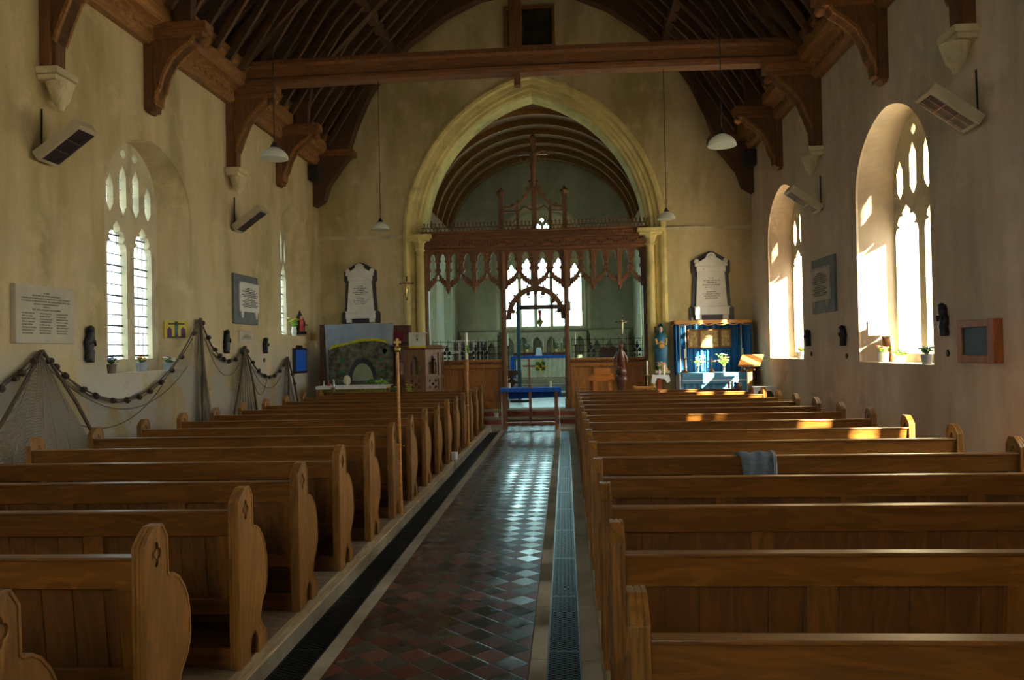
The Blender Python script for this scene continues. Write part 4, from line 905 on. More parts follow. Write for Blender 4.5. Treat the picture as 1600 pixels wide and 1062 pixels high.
tablet(WL, 14.02, 14.64, 1.93, 2.15, m_lime, None, 'small pale plaque below the grey slate tablet on the left wall', rows=5, th=.03)
tablet(WR, 13.10, 14.26, 2.22, 3.14, m_greyslate, m_lime, 'grey slate memorial tablet on the right wall between the two windows', inner=(13.28, 14.2, 2.42, 2.98), feet=True, rows=12)
# ------------------------------------------------------------------ painting over the arch
T = thing('gable_painting', 'dark square framed painting high on the gable above the arch', 'painting', (-.69, YW, 8.86)); mb = MB()
mb.plate([(-1.29, 8.86), (-.09, 8.86), (-.09, 9.87), (-1.29, 9.87)], [[(-1.22, 8.93), (-.16, 8.93), (-.16, 9.80), (-1.22, 9.80)]], XZ, YW-.07, YW); mb.build('frame', m_darkx, T, bevel=.01)
mb = MB(); mb.box(-1.22, YW-.03, 8.93, -.16, YW-.005, 9.80); mb.build('canvas', flat('darkened_canvas', (.03, .028, .015), .5, 0, .8, 3), T)
# ------------------------------------------------------------------ heaters and lamps
def heater(s, y, label):
    xw = WL if s < 0 else WR; d = -s; ang = R(36)
    T = thing('wall_heater', label, 'heater', (xw, y, 3.9), 'tilted electric heaters on the walls')
    a = Vector((d*math.cos(ang), 0, math.sin(ang))); n = Vector((d*math.sin(ang), 0, -math.cos(ang)))
    c = Vector((xw+d*.30, y, 4.14)); mb = MB(); L, W, H = .31, .17, .062
    mb.obox(c, a*L, Vector((0, W, 0)), n*H); ca = mb.build('casing', m_heater, T, bevel=.01)
    mb = MB(); mb.obox(c+n*(H+.001), a*(L-.045), Vector((0, W-.03, 0)), n*.003); mb.build('grille', m_grille, ca)
    mb = MB()
    for t in (-.085, .085): mb.obox(c+a*t+n*(H+.006), a*.006, Vector((0, W-.03, 0)), n*.004)
    for t in (-1, 1): mb.obox(c+Vector((0, t*.07, 0))+n*(H+.012), a*(L-.05), Vector((0, .004, 0)), n*.003)
    mb.build('heating_bars', m_chrome, ca)
    mb = MB(); mb.box(xw, y-.03, 3.95, xw+d*.12, y+.03, 4.05); mb.tube([(xw+d*.012, y, 4.05), (xw+d*.012, y+.02, 4.54)], .009, 6); mb.build('bracket_and_cable', m_iron2, T)
heater(-1, 8.62, 'tilted cream wall heater on the left wall, nearest the camera'); heater(-1, 13.9, 'tilted cream wall heater on the left wall, farther one beyond the window')
heater(1, 8.62, 'tilted cream wall heater on the right wall, nearest the camera'); heater(1, 13.75, 'tilted cream wall heater on the right wall, farther one between the windows')
def lamp(x, y, zb, ztop, label):
    T = thing('pendant_lamp', label, 'lamp', (x, y, zb), 'opal pendant lamps hanging from the tie beams'); mb = MB()
    mb.lathe([(.153, 0), (.156, .006), (.145, .045), (.11, .09), (.06, .122), (.04, .13), (.04, .126), (.058, .116), (.106, .084), (.14, .04), (.148, .004)], (x, y, zb), 28); sh = mb.build('shade', m_opal, T, smooth=True)
    mb = MB(); mb.lathe([(.045, .122), (.04, .15), (.02, .185), (.008, .2)], (x, y, zb), 14); mb.build('cap', m_iron2, T, smooth=True)
    mb = MB(); mb.lathe([(.012, .12), (.02, .09), (.032, .06), (.03, .035), (.012, .018)], (x, y, zb), 12); mb.build('bulb', m_whitep, sh, smooth=True)
    mb = MB(); mb.tube([(x, y, zb+.19), (x+.002, y, ztop)], .006, 6); mb.build('rod', m_iron2, T)
lamp(-3.22, 8.75, 3.90, 6.5, 'white glass pendant lamp on the left, nearest the camera'); lamp(1.74, 8.75, 3.86, 6.5, 'white glass pendant lamp on the right, nearest the camera')
lamp(-3.19, 13.78, 3.86, 6.48, 'white glass pendant lamp hanging farther off, left of the arch'); lamp(1.775, 13.78, 3.88, 6.48, 'white glass pendant lamp hanging farther off, right of the arch')
# black speaker on the gable bracket
for x, lab in ((-5.72, 'left'), (4.22, 'right')):
    mb = MB(); mb.box(x-.13, 18.05, 5.72, x+.13, 18.3, 6.08); tag(mb.build('loudspeaker', m_black, bevel=.02), f'small black loudspeaker high in the {lab} corner by the chancel arch', 'loudspeaker')
# ------------------------------------------------------------------ left wall objects
def carving(xw, y, z0, z1, label, seed, m=None):
    d = 1 if xw < 0 else -1; r = random.Random(seed); mb = MB(); h = z1-z0; secs = []
    for i in range(11):
        t = i/10; w_ = (.11 if t < .75 else .075)*(.8+.4*r.random())*(h/.43)
        if i == 0 or i == 10: w_ *= .6
        secs.append((z0+h*t, .045, r.uniform(-.02, .02)+(.03 if t > .8 else 0), .05, w_*.62))
    rings = [[(xw+d*(cx+rx*math.cos(a)), y+cy+ry*math.sin(a), z) for a in [2*math.pi*k/12 for k in range(12)]] for z, cx, cy, rx, ry in secs]
    mb.loft(rings); mb.ball((xw+d*.06, y+.0, z1-.02), .045*(h/.43), (1, 1, 1.1)); mb.tube([(xw+d*.08, y-.06, z0+h*.55), (xw+d*.11, y, z0+h*.62), (xw+d*.08, y+.06, z0+h*.5)], .018, 6)
    return tag(mb.build('station_carving', m or m_black, smooth=True), label, 'carving', 'dark carved stations on the walls')
carving(WL, 9.44, 1.65, 2.08, 'black carved wooden figure on the left wall, before the large window', 1)
carving(WL, 13.42, 1.74, 2.13, 'black carved wooden figure on the left wall, left of the small plaque', 2)
carving(WL, 15.2, 1.73, 2.03, 'small black carved figure on the left wall, right of the small plaque', 3)
carving(WR, 9.44, 1.76, 2.12, 'dark carved wooden figure on the right wall beside the orange-framed panel', 4)
carving(WR, 12.75, 1.66, 1.97, 'dark carved wooden figure on the right wall, just left of the large window', 5)
carving(WR, 14.55, 1.66, 1.95, 'dark carved wooden figure on the right wall beside the farther window', 6)
for xw, y, z, lab in ((WL, 13.55, 1.60, 'left wall under the second black figure'), (WL, 15.22, 1.60, 'left wall under the smallest black figure'), (WR, 9.43, 1.56, 'right wall near the orange-framed panel'), (WR, 12.72, 1.50, 'right wall just left of the large window'), (WR, 14.5, 1.52, 'right wall beside the farther window')):
    d = 1 if xw < 0 else -1; mb = MB(); mb.plate(circ(y, z, .04, 8, .3), [], lambda u, v, w: (xw+d*w, u, v), 0, .02); tag(mb.build('number_marker', m_black), f'tiny dark numeral mount on the {lab}', 'marker')
T = thing('painted_icon', 'small yellow painted crucifixion icon on the wall right of the left window', 'icon', (-6.08, 12.0, 1.99))
def splayfn(xa, ya, xb, yb, yc, k=1.0):
    dv = Vector((xb-xa, yb-ya)).normalized(); nn = Vector((dv.y, -dv.x)); t0 = (Vector((xa, ya))+Vector((xb, yb)))/2
    return lambda u, v, w: (t0.x+dv.x*(u-yc)*k+nn.x*w, t0.y+dv.y*(u-yc)*k+nn.y*w, v)
fn = splayfn(-6.22, 11.83, -5.88, 12.27, 11.84, .72)
mb = MB(); mb.plate([(11.58, 1.99), (12.09, 1.99), (12.09, 2.26), (11.58, 2.26)], [], fn, 0, .02); mb.build('panel', flat('icon_yellow', (.55, .45, .04), .6), T)
mb = MB(); mb.plate([(11.80, 2.02), (11.87, 2.02), (11.87, 2.25), (11.80, 2.25)], [], fn, .02, .024); mb.plate([(11.66, 2.20), (12.02, 2.20), (12.02, 2.225), (11.66, 2.225)], [], fn, .02, .024); mb.plate([(11.62, 1.995), (12.05, 1.995), (12.0, 2.02), (11.65, 2.02)], [], fn, .02, .023); mb.build('painted_cross', m_black, T)
mb = MB(); mb.plate([(11.815, 2.04), (11.855, 2.04), (11.865, 2.16), (11.835, 2.21), (11.80, 2.16)], [], fn, .024, .027); mb.build('painted_body', m_teal, T)
for s in (-1, 1):
    mb = MB(); c = 11.835+s*.15; mb.plate([(c-.05, 2.01), (c+.05, 2.01), (c+.05, 2.12), (c, 2.17), (c-.05, 2.12)], [], fn, .02, .024); mb.build('painted_mourner', flat('icon_purple', (.08, .02, .09), .6), T)
fn = lambda u, v, w: (WL+w, u, v)
T = thing('notice_board', 'narrow blue notice board with black shaped frame low on the left wall', 'notice board', (WL, 17.25, 1.30)); mb = MB(); mb.plate([(16.84, 1.28), (17.70, 1.28), (17.70, 1.84), (17.45, 1.84), (17.4, 1.90), (17.1, 1.90), (17.05, 1.84), (16.84, 1.84)], [], fn, 0, .04); mb.build('frame', m_black, T, bevel=.006)
mb = MB(); mb.plate([(16.95, 1.33), (17.62, 1.33), (17.62, 1.79), (16.95, 1.79)], [], fn, .04, .046); mb.build('blue_panel', m_blue, T)
fs = splayfn(-6.22, 17.6, -5.88, 18.1, 17.75, .8); q0 = fs(17.75, 0, .1)
T = thing('shrine_figure', 'small red-robed figure in a dark pointed wall shrine beside the far left window', 'figurine', (q0[0], q0[1], 2.15)); mb = MB()
mb.plate([(17.6, 2.22), (17.9, 2.22), (17.93, 2.42), (17.75, 2.70), (17.57, 2.42)], [], fs, 0, .03); mb.plate([(17.5, 2.36), (18.0, 2.36), (18.0, 2.385), (17.5, 2.385)], [], fs, .0, .04); mb.plate([(17.62, 2.15), (17.88, 2.15), (17.88, 2.22), (17.62, 2.22)], [], fs, 0, .12); mb.build('shrine_back', m_iron2, T)
q = fs(17.75, 0, .075); mb = MB(); mb.sect([(2.22, 0, 0, .055, .055), (2.35, 0, 0, .045, .045), (2.47, 0, 0, .05, .05), (2.5, 0, 0, .02, .02)], (q[0], q[1], 0), 10); mb.build('robe', flat('red_robe', (.55, .06, .03), .6), T, smooth=True)
mb = MB(); mb.ball((q[0], q[1], 2.54), .035, (1, 1, 1.2)); mb.build('head', m_skin, T, smooth=True)
mb = MB(); mb.plate([(18.1, 2.02), (18.45, 2.02), (18.45, 2.18), (18.1, 2.18)], [], fn, 0, .03); tag(mb.build('wall_sign', m_gold_oak), 'tiny amber sign with white edge on the left wall by the corner', 'sign')
FLW = 'potted flowers along the window sills'
vase_flowers('potted_primula', (-6.02, 10.22, 1.50), .22, m_brownpot, m_green, m_purple, 'violet flowers in a brown pot on the left window sill', 'potted plant', FLW, 16, .10, .065, .12, 11)
vase_flowers('potted_primula', (-6.02, 10.98, 1.50), .22, m_greypot, m_green, m_orange, 'orange flowers in a grey pot on the left window sill', 'potted plant', FLW, 18, .09, .085, .13, 12)
vase_flowers('potted_primula', (-6.02, 11.72, 1.50), .20, m_greypot, m_green, m_whitep, 'white flowers in a pale pot on the left window sill', 'potted plant', FLW, 16, .10, .07, .11, 13)
vase_flowers('daffodil_vase', (-6.03, 17.42, 2.10), .42, m_pot, m_lgreen, m_yel, 'white vase of yellow daffodils on the far left window ledge', 'vase', None, 22, .13, .06, .22, 14, .02, .03)
# fishing net with floats
T = thing('fishing_net', 'brown fishing net draped in swags along the left wall below the window', 'net', (WL, 12, .1))
peaks = [(8.49, 1.80), (12.37, 2.31), (14.12, 1.87), (16.32, 1.65)]
def swag(a, b, sag, n=22):
    o = []
    for i in range(n+1):
        t = i/n; y = a[0]+(b[0]-a[0])*t; z = a[1]+(b[1]-a[1])*t-sag*4*t*(1-t); o.append((y, z))
    return o
sw = [swag((5.9, 1.6), peaks[0], .42), swag(peaks[0], peaks[1], .88), swag(peaks[1], peaks[2], .44), swag(peaks[2], peaks[3], .47), [(16.32, 1.65), (16.64, 1.29), (16.9, .75), (17.0, .4)]]
lines = []
for i, L in enumerate(sw):
    mb = MB(); mb.tube([(WL+.06, y, z) for y, z in L], .011, 6); mb.tube([(WL+.07+.01*math.sin(k), y+.01, z-.03-.01*math.sin(k*1.7)) for k, (y, z) in enumerate(L)], .007, 5); lines.append(mb.build('float_line', m_rope, T))
fl = [(8.35, 1.66), (8.15, 1.32), (8.05, 1.2), (7.83, 1.07), (8.62, 1.66), (8.72, 1.58), (8.89, 1.50), (9.24, 1.35), (9.49, 1.28), (9.86, 1.20), (10.19, 1.18), (10.49, 1.2), (10.77, 1.26), (11.08, 1.36), (11.4, 1.48), (11.7, 1.69), (12.14, 2.05), (12.42, 2.24), (12.63, 2.05), (12.87, 1.84), (13.05, 1.74), (13.2, 1.69), (13.41, 1.63), (13.69, 1.66), (13.98, 1.78), (14.2, 1.80), (14.46, 1.57), (14.75, 1.46), (15.05, 1.40), (15.3, 1.32), (15.56, 1.26), (15.86, 1.31), (16.1, 1.45), (16.38, 1.55), (16.6, 1.29), (16.72, 1.1)]
def onl(y, z):
    for L in sw[:4]:
        if L[0][0] <= y <= L[-1][0]:
            for (a, za), (b, zb) in zip(L, L[1:]):
                if a <= y <= b: return za+(zb-za)*(y-a)/(b-a)
    return z
for i, (y, z) in enumerate(fl):
    z = onl(y, z); mb = MB(); mb.lathe([(.012, -.035), (.034, -.03), (.038, 0), (.034, .03), (.012, .035)], (0, 0, 0), 10)
    ang = rnd.uniform(-.5, .5)+1.57; bmesh.ops.rotate(mb.bm, verts=mb.bm.verts, matrix=Matrix.Rotation(ang, 3, 'X')); bmesh.ops.translate(mb.bm, vec=(WL+.085, y, z-.02), verts=mb.bm.verts); mb.build('float', m_float, lines[max(j for j in range(5) if sw[j][0][0] <= y)], smooth=True)
def netsheet(top, bot, amp, folds, x=WL+.045):
    mb = MB(); n = len(top)-1; rows = 14
    rings = []
    for j in range(rows+1):
        s = j/rows; row = []
        for i in range(n+1):
            a, b = top[i], bot[i]; row.append((x+amp*(.5+.5*math.sin(i*folds+j*.15))*(0.25+s), a[0]+(b[0]-a[0])*s, a[1]+(b[1]-a[1])*s))
        rings.append(row)
    mb.loft(rings, close=False); return mb
def fan(pk, y0, y1, zb, n=26, w=.03): return [(pk[0]-w+2*w*i/n, pk[1]-.02) for i in range(n+1)], [(y0+(y1-y0)*i/n, zb) for i in range(n+1)]
for pk, y0, y1, zb in ((peaks[0], 7.2, 9.6, .35), (peaks[1], 12.1, 12.75, .35), (peaks[2], 13.3, 14.75, .35), (peaks[3], 16.0, 16.9, .35)):
    t_, b_ = fan(pk, y0, y1, zb); netsheet(t_, b_, .07, 1.9).build('gathered_netting', m_net, T, smooth=True, recalc=False)
for i in range(1, 4):
    L = sw[i]; low = swag((L[0][0], .35), (L[-1][0], .35), 0, 22); netsheet([(y, z-.02) for y, z in L], low, .035, .8, WL+.03).build('hanging_netting', m_net, T, smooth=True, recalc=False)
low = [(5.9+i*2.6/22, .3) for i in range(23)]; netsheet([(y, z-.02) for y, z in sw[0]], low, .04, .9, WL+.03).build('hanging_netting', m_net, T, smooth=True, recalc=False)
for pk, ends in ((peaks[0], (9.6, 7.3)), (peaks[2], (13.45, 14.6)), (peaks[3], (16.25, 16.9)), (peaks[1], (12.32,))):
    for e in ends: mb = MB(); mb.tube([(WL+.09, pk[0], pk[1]), (WL+.12, (pk[0]+e)/2, (pk[1]+.5)/2+.03), (WL+.11, e, .5)], [.016, .022, .02], 6); mb.build('hanging_cord', m_rope, T)
for L2 in (swag((8.6, 1.6), (11.9, 1.55), .55), swag((9.2, .9), (11.2, 1.35), .25), swag((12.5, 2.0), (13.9, 1.6), .42), swag((14.3, 1.6), (15.9, 1.25), .35), swag((14.5, 1.2), (15.2, 1.3), .3)):
    mb = MB(); mb.tube([(WL+.08, y, z) for y, z in L2], .006, 5); mb.build('loose_cord', m_rope, T)
# ------------------------------------------------------------------ right wall objects
T = thing('framed_panel', 'orange-framed dark square panel projecting from the right wall', 'picture', (WR, 8.64, 1.46)); fr = lambda u, v, w: (WR-w, u, v)
mb = MB(); mb.plate([(8.28, 1.47), (9.02, 1.47), (9.02, 1.92), (8.28, 1.92)], [[(8.40, 1.545), (8.92, 1.545), (8.92, 1.84), (8.40, 1.84)]], fr, 0, .10); mb.build('frame', m_frame, T, bevel=.006)
mb = MB(); mb.plate([(8.40, 1.545), (8.92, 1.545), (8.92, 1.84), (8.40, 1.84)], [], fr, .02, .085); mb.build('dark_screen', m_board2, T)
SX = WR+.2
T = thing('window_icon', 'brown gilded icon panel leaning on the right window sill', 'icon', (SX, 11.25, 1.42)); pI = at(1390, 543, 0, WR+.28)
mb = MB(); y = pI.y; mb.obox((WR+.28, y, 1.60), (.012, 0, .02), (.02, .16, 0), (-.02, 0, .18)); mb.build('panel', flat('gilded_icon', (.33, .17, .06), .5, 0, .7, 22), T)
mb = MB()
for a in (-1, 1): mb.obox((WR+.27, y+a*.15, 1.60), (.015, 0, 0), (0, .012, 0), (-.02, 0, .185)); mb.obox((WR+.27-a*.02, y, 1.60+a*.18), (.015, 0, 0), (0, .155, 0), (0, 0, .012))
mb.build('frame', m_pulpit, T)
T = thing('noticeboard_box', 'small white wall-mounted box in the sunlit reveal of the right window', 'box', (WR+.1, 12.0, 1.85)); mb = MB(); pI = at(1369, 497, 1, 11.93); mb.box(pI.x-.12, 11.93, 1.80, pI.x+.12, 12.0, 2.02); mb.build('casing', m_card, T, bevel=.02); T.name = 'thermostat_box'
def sill(u, x): p = at(u, 560, 0, x); return (x, p.y, 1.42)
vase_flowers('potted_cyclamen', sill(1380, WR+.14), .24, m_pot, m_lgreen, m_redp, 'red flowers in a white pot on the right window sill', 'potted plant', FLW, 16, .09, .08, .14, 21)
vase_flowers('potted_ivy', sill(1406, WR+.2), .2, m_pot, m_lgreen, None, 'pale green plant in a low white bowl on the right window sill', 'potted plant', FLW, 14, .11, .09, .09, 22)
vase_flowers('potted_ivy', sill(1448, WR+.12), .24, m_greypot, m_green, None, 'dark green plant in a stone pot, right end of the right window sill', 'potted plant', FLW, 26, .10, .07, .12, 23)
vase_flowers('potted_ivy', (WR+.2, 15.9, 1.42), .24, m_pot, m_lgreen, m_orange, 'sunlit orange flowers in a white pot in the farther right window', 'potted plant', FLW, 16, .11, .07, .12, 24)
# ------------------------------------------------------------------ Easter garden, left front
T = thing('painted_backdrop', 'painted cloth backdrop of a rocky cave mouth under a grey sky', 'backdrop', (-4.6, 17.62, 1.1)); BY = 17.62
B0 = lambda u, v: (-5.36+1.52*u, 1.10+1.24*v)
def bp(pts): return [B0(*p) for p in pts]
mb = MB(); n = 30
mb.loft([[(-5.40+(1.58-.02*j)*i/n+.008*j, BY+.012*math.sin(i*.9), 2.35-1.27*j/8) for i in range(n+1)] for j in range(9)], close=False); mb.build('cloth', flat('painted_sky', (.28, .34, .40), .9, 0, .12, 3), T, smooth=True, recalc=False)
rk = flat('painted_rock', (.105, .10, .062), .9, 0, .75, 9)
mb = MB(); mb.plate(bp([(0.03, 0), (1, 0), (1, .60), (.8, .70), (.62, .72), (.4, .69), (.2, .64), (.03, .55)]), [], XZ, BY-.022, BY-.017); mb.build('painted_rocks', rk, T)
mb = MB(); mb.plate(bp([(.04, .53), (.1, .58), (.3, .64), (.5, .69), (.72, .70), (.95, .66), (.95, .69), (.75, .745), (.5, .74), (.3, .68), (.08, .63)]), [], XZ, BY-.027, BY-.022); mb.build('painted_yellow_hill', flat('painted_yellow', (.50, .46, .01), .9, 0, .2), T)
def half(c, r, e=1.0, n=16): return [(c+r*math.cos(math.pi*i/n), e*math.sin(math.pi*i/n)) for i in range(n+1)]
mb = MB(); mb.plate(bp(half(.54, .215, .40)), [], XZ, BY-.032, BY-.027); mb.build('painted_dark_arch', flat('painted_charcoal', (.035, .035, .045), .9, 0, .5, 10), T)
mb = MB(); mb.plate(bp(half(.54, .155, .30)), [], XZ, BY-.037, BY-.032); mb.build('painted_cave_mouth', flat('painted_pale_green', (.24, .27, .16), .9, 0, .15, 4), T)
mb = MB(); r = random.Random(4)
for i in range(16):
    c = B0(r.uniform(.06, .94), r.uniform(.1, .6))
    if abs((c[0]+5.36)/1.52-.54) > .26: mb.plate(circ(c[0], c[1], r.uniform(.03, .07), 9, .3), [], XZ, BY-.026, BY-.0225)
mb.build('painted_green_patches', flat('painted_green', (.03, .14, .09), .9, 0, .4, 10), T)
for xx, w_ in ((-5.47, .05), (-3.90, .04)):
    mb = MB(); mb.box(xx-w_, 17.645, 0, xx+w_, 17.72, 2.36); mb.build('support_post', m_walnut, T)
mb = MB(); mb.box(-5.5, 17.66, 2.28, -3.86, 17.72, 2.35); mb.build('top_rail', m_walnut, T)
T = thing('garden_table', 'low table with white cloth in front of the painted cave backdrop', 'table', (-4.65, 17.3, 0)); mb = MB(); mb.box(-5.36, 17.02, .93, -3.88, 17.55, .98)
for a in (-5.3, -3.94):
    for b in (17.07, 17.5): mb.box(a-.03, b-.03, 0, a+.03, b+.03, .93)
mb.build('frame', m_gold_oak, T)
mb = MB(); n = 40; mb.box(-5.42, 16.97, .98, -3.84, 17.58, .995); mb.loft([[(-5.42+1.58*i/n, 16.97-.006*math.sin(i*1.2)*j, .985-.055*j) for i in range(n+1)] for j in range(2)], close=False); mb.build('white_cloth', m_white, T)
mb = MB(); mb.box(-5.36, 16.955, .86, -3.9, 16.965, .925); mb.build('grass_edging', flat('moss_edging', (.16, .17, .03), .9, 0, .5, 20), T)
def bush(x, y, z, r_, m, label, seed, name='moss_bush', cat='plant'):
    mb = MB(); r = random.Random(seed)
    for i in range(26):
        a = r.uniform(0, 6.28); q = r.uniform(0, 1)*r_; mb.ball((x+q*math.cos(a), y+q*.5*math.sin(a), z+.02+r.uniform(0, 1)*(r_*.9)*(1-q/r_*.5)), r.uniform(.02, .035), (1.3, 1, .8), 1)
    return tag(mb.build(name, m), label, cat, 'greenery in the cave garden')
bush(-5.15, 17.3, .995, .14, m_green, 'dark green bush left of the cave mouth on the garden table', 1); bush(-4.28, 17.35, .995, .13, m_green, 'dark green bush just right of the cave mouth', 2); bush(-4.05, 17.3, .995, .13, m_lgreen, 'lighter green bush at the right of the garden table', 3)
mb = MB(); mb.ball((-4.83, 17.35, 1.10), .105, (.8, .5, 1.1), 3); tag(mb.build('tomb_stone', m_ashlar, smooth=True), 'rounded grey stone beside the cave mouth on the garden table', 'stone')
for i, (x, c, l) in enumerate(((-5.28, m_whitep, 'white, farthest left'), (-5.17, m_redp, 'red'), (-5.06, m_whitep, 'white, taller one beside the red'), (-4.76, m_cream, 'cream, just left of the cave mouth'))):
    mb = MB(); k = 1.3 if i == 2 else 1; mb.sect([(0, 0, 0, .022, .018), (.06*k, 0, 0, .014, .013), (.085*k, 0, 0, .016, .012), (.09*k, 0, 0, .006, .006)], (x, 17.12, .995), 10); mb.ball((x, 17.12, .995+.103*k), .014); tag(mb.build('toy_figure', c, smooth=True), f'tiny robed garden figure, {l}', 'figurine')
mb = MB(); mb.box(-3.72, 18.3, 0, -3.5, 18.75, 2.2); mb.bm.free()
T = thing('hymn_cupboard', 'dark wooden cupboard with maroon cloth between backdrop and pulpit', 'cupboard', (-3.9, 18.7, 0)); mb = MB(); mb.box(-4.15, 18.55, 0, -3.66, 18.84, 2.34); mb.build('body', m_walnut, T, bevel=.01); mb = MB(); mb.box(-4.1, 18.535, 1.95, -3.78, 18.55, 2.2); mb.build('maroon_cloth', m_maroon, T)
# daffodils by the pulpit foot
vase_flowers('daffodil_vase', (-3.72, 17.0, .62), .42, m_pot, m_green, m_yel, 'yellow daffodils at the right end of the cave garden', 'vase', None, 16, .12, .05, .2, 31); 
T0_ = thing('flower_stand', 'low wooden stand carrying the daffodils by the pulpit', 'stand', (-3.6, 17.0, 0)); mb = MB(); mb.box(-3.85, 16.98-.12, .58, -3.2, 17.12, .62)
for a in (-3.82, -3.23): mb.box(a-.02, 16.9, 0, a+.02, 17.08, .58)
mb.build('stand', m_walnut, T0_)
vase_flowers('daffodil_vase', (-3.38, 17.0, .62), .40, m_pot, m_lgreen, m_yel, 'small vase of yellow daffodils at the pulpit foot', 'vase', None, 14, .09, .045, .18, 32)
# ------------------------------------------------------------------ pulpit
PX, PY, PR = -3.33, 18.02, .55
T = thing('pulpit', 'octagonal carved wooden pulpit left of the chancel steps', 'pulpit', (PX, PY, 0)); z0, z1 = .78, 1.74
an = [R(22.5+45*i) for i in range(8)]; V = lambda i, r, z: Vector((PX+r*math.cos(an[i % 8]), PY+r*math.sin(an[i % 8]), z))
for i in range(8):
    if i == 1: continue
    A, B = V(i, PR, 0), V(i+1, PR, 0); dv = (B-A); L = dv.length; dv.normalize(); nn = Vector((-dv.y, dv.x, 0)); fn3 = lambda u, v, w, A=A, dv=dv, nn=nn: tuple(A+dv*u+nn*w+Vector((0, 0, v)))
    mb = MB(); hol = [light(L/2, L*.25, 1.20, 1.42, .2, .5)]+[circ(L/2+a, .98+b, .036, 8, .2) for a, b in ((-.08, .07), (.08, .07), (0, 0), (-.08, -.07), (.08, -.07))]
    mb.plate([(0, z0), (L, z0), (L, z1), (0, z1)], hol, fn3, 0, .03); mb.plate([(0, z0), (L, z0), (L, z1), (0, z1)], [[(.055, 1.17), (L-.055, 1.17), (L-.055, z1-.06), (.055, z1-.06)], [(.055, .86), (L-.055, .86), (L-.055, 1.10), (.055, 1.10)]], fn3, -.025, 0)
    mb.build('carved_panel', m_pulpit, T, bevel=.004)
mb = MB(); 
def octo(r, z): return [tuple(V(i, r, z)) for i in range(8)]
mb.loft([octo(PR+.01, z1), octo(PR+.05, z1+.03), octo(PR+.07, z1+.09), octo(PR+.05, z1+.11), octo(PR-.10, z1+.11), octo(PR-.1, z1)], cap=False); mb.build('rim', m_pulpit, T)
mb = MB(); mb.loft([octo(PR+.06, z0-.08), octo(PR+.06, z0-.02), octo(PR+.01, z0)]); mb.loft([octo(.40, z0-.2), octo(PR+.06, z0-.08)]); mb.loft([octo(.38, 0), octo(.34, .1), octo(.26, .2), octo(.26, z0-.3), octo(.40, z0-.2)]); mb.build('base', m_pulpit, T)
mb = MB(); mb.box(PX-.32, PY-PR-.06, z1+.14, PX+.08, PY-PR+.22, z1+.18); mb.tube([(PX-.1, PY-.4, z1), (PX-.1, PY-.4, z1+.36)], .014, 6); mb.box(PX-.22, PY-.42, z1+.36, PX+.04, PY-.36, z1+.385); mb.build('book_rest_lamp', m_iron2, T)
T = thing('pulpit_fall', 'white pulpit fall with gold fringe hanging over the pulpit front', 'cloth', (PX, PY-PR, 1.8)); mb = MB()
mb.box(PX-.11, PY-PR-.075, 1.83, PX+.26, PY-PR-.065, 2.13); mb.box(PX-.11, PY-PR-.07, 2.12, PX+.26, PY-PR+.2, 2.13); cf = mb.build('cloth', m_cream, T)
mb = MB(); mb.box(PX-.11, PY-PR-.08, 1.79, PX+.26, PY-PR-.068, 1.84); mb.build('gold_fringe', m_gold, cf)
mb = MB(); cx_ = PX+.075; mb.plate(circ(cx_, 2.05, .03, 12), [circ(cx_, 2.05, .017, 12)], XZ, PY-PR-.08, PY-PR-.075); mb.plate(circ(cx_, 1.985, .022, 10), [], XZ, PY-PR-.08, PY-PR-.075); mb.plate([(cx_-.02, 1.93), (cx_+.02, 1.95), (cx_+.02, 1.962), (cx_-.02, 1.942)], [], XZ, PY-PR-.08, PY-PR-.075); mb.build('embroidered_symbol', m_ink, cf)
# ------------------------------------------------------------------ small table in the aisle head
T = thing('aisle_table', 'narrow wooden table with blue cloth at the head of the aisle', 'table', (-.78, 17.15, 0)); tx0, tx1, ty0, ty1 = -1.36, -.19, 16.97, 17.40
for x in (tx0+.03, tx1-.03):
    for y in (ty0+.03, ty1-.03): mb = MB(); mb.box(x-.035, y-.03, 0, x+.035, y+.03, .86); mb.build('leg', m_chest, T, bevel=.006)
mb = MB(); mb.box(-.80, ty0+.01, .16, -.74, ty0+.05, .86); mb.build('centre_post', m_chest, T)
mb = MB(); mb.box(tx0+.05, ty0+.01, .10, tx1-.05, ty0+.06, .16); mb.build('stretcher', m_chest, T); mb = MB(); mb.box(tx0, ty0, .82, tx1, ty1, .865); mb.build('tabletop', m_chest, T)
T = thing('blue_tablecloth', 'bright blue cloth laid over the aisle table with a hanging rear edge', 'tablecloth', (-.78, 17.15, .865)); mb = MB(); mb.box(tx0-.05, ty0-.03, .865, tx1+.08, ty1+.05, .885); mb.box(tx0-.05, ty0-.045, .80, tx1+.08, ty0-.03, .885)
mb.loft([[(tx0+.1, ty1+.05, .87), (tx1+.08, ty1+.05, .87)], [(tx0+.1, ty1+.06, .62), (tx1+.07, ty1+.06, .66)]], close=False); mb.box(tx1+.05, ty0-.03, .70, tx1+.08, ty1+.05, .885); mb.build('cloth', m_blue, T, bevel=.004)
for x in (tx0-.035, tx1+.035):
    mb = MB(); n = 8; mb.loft([[(x+.006*math.sin(i), ty0+(ty1-ty0)*i/n, z) for i in range(n+1)] for z in (.86, .03)], close=False); tag(mb.build('white_undercloth', m_white), 'white undercloth hanging at the '+('left' if x < -.8 else 'right')+' end of the aisle table', 'tablecloth')
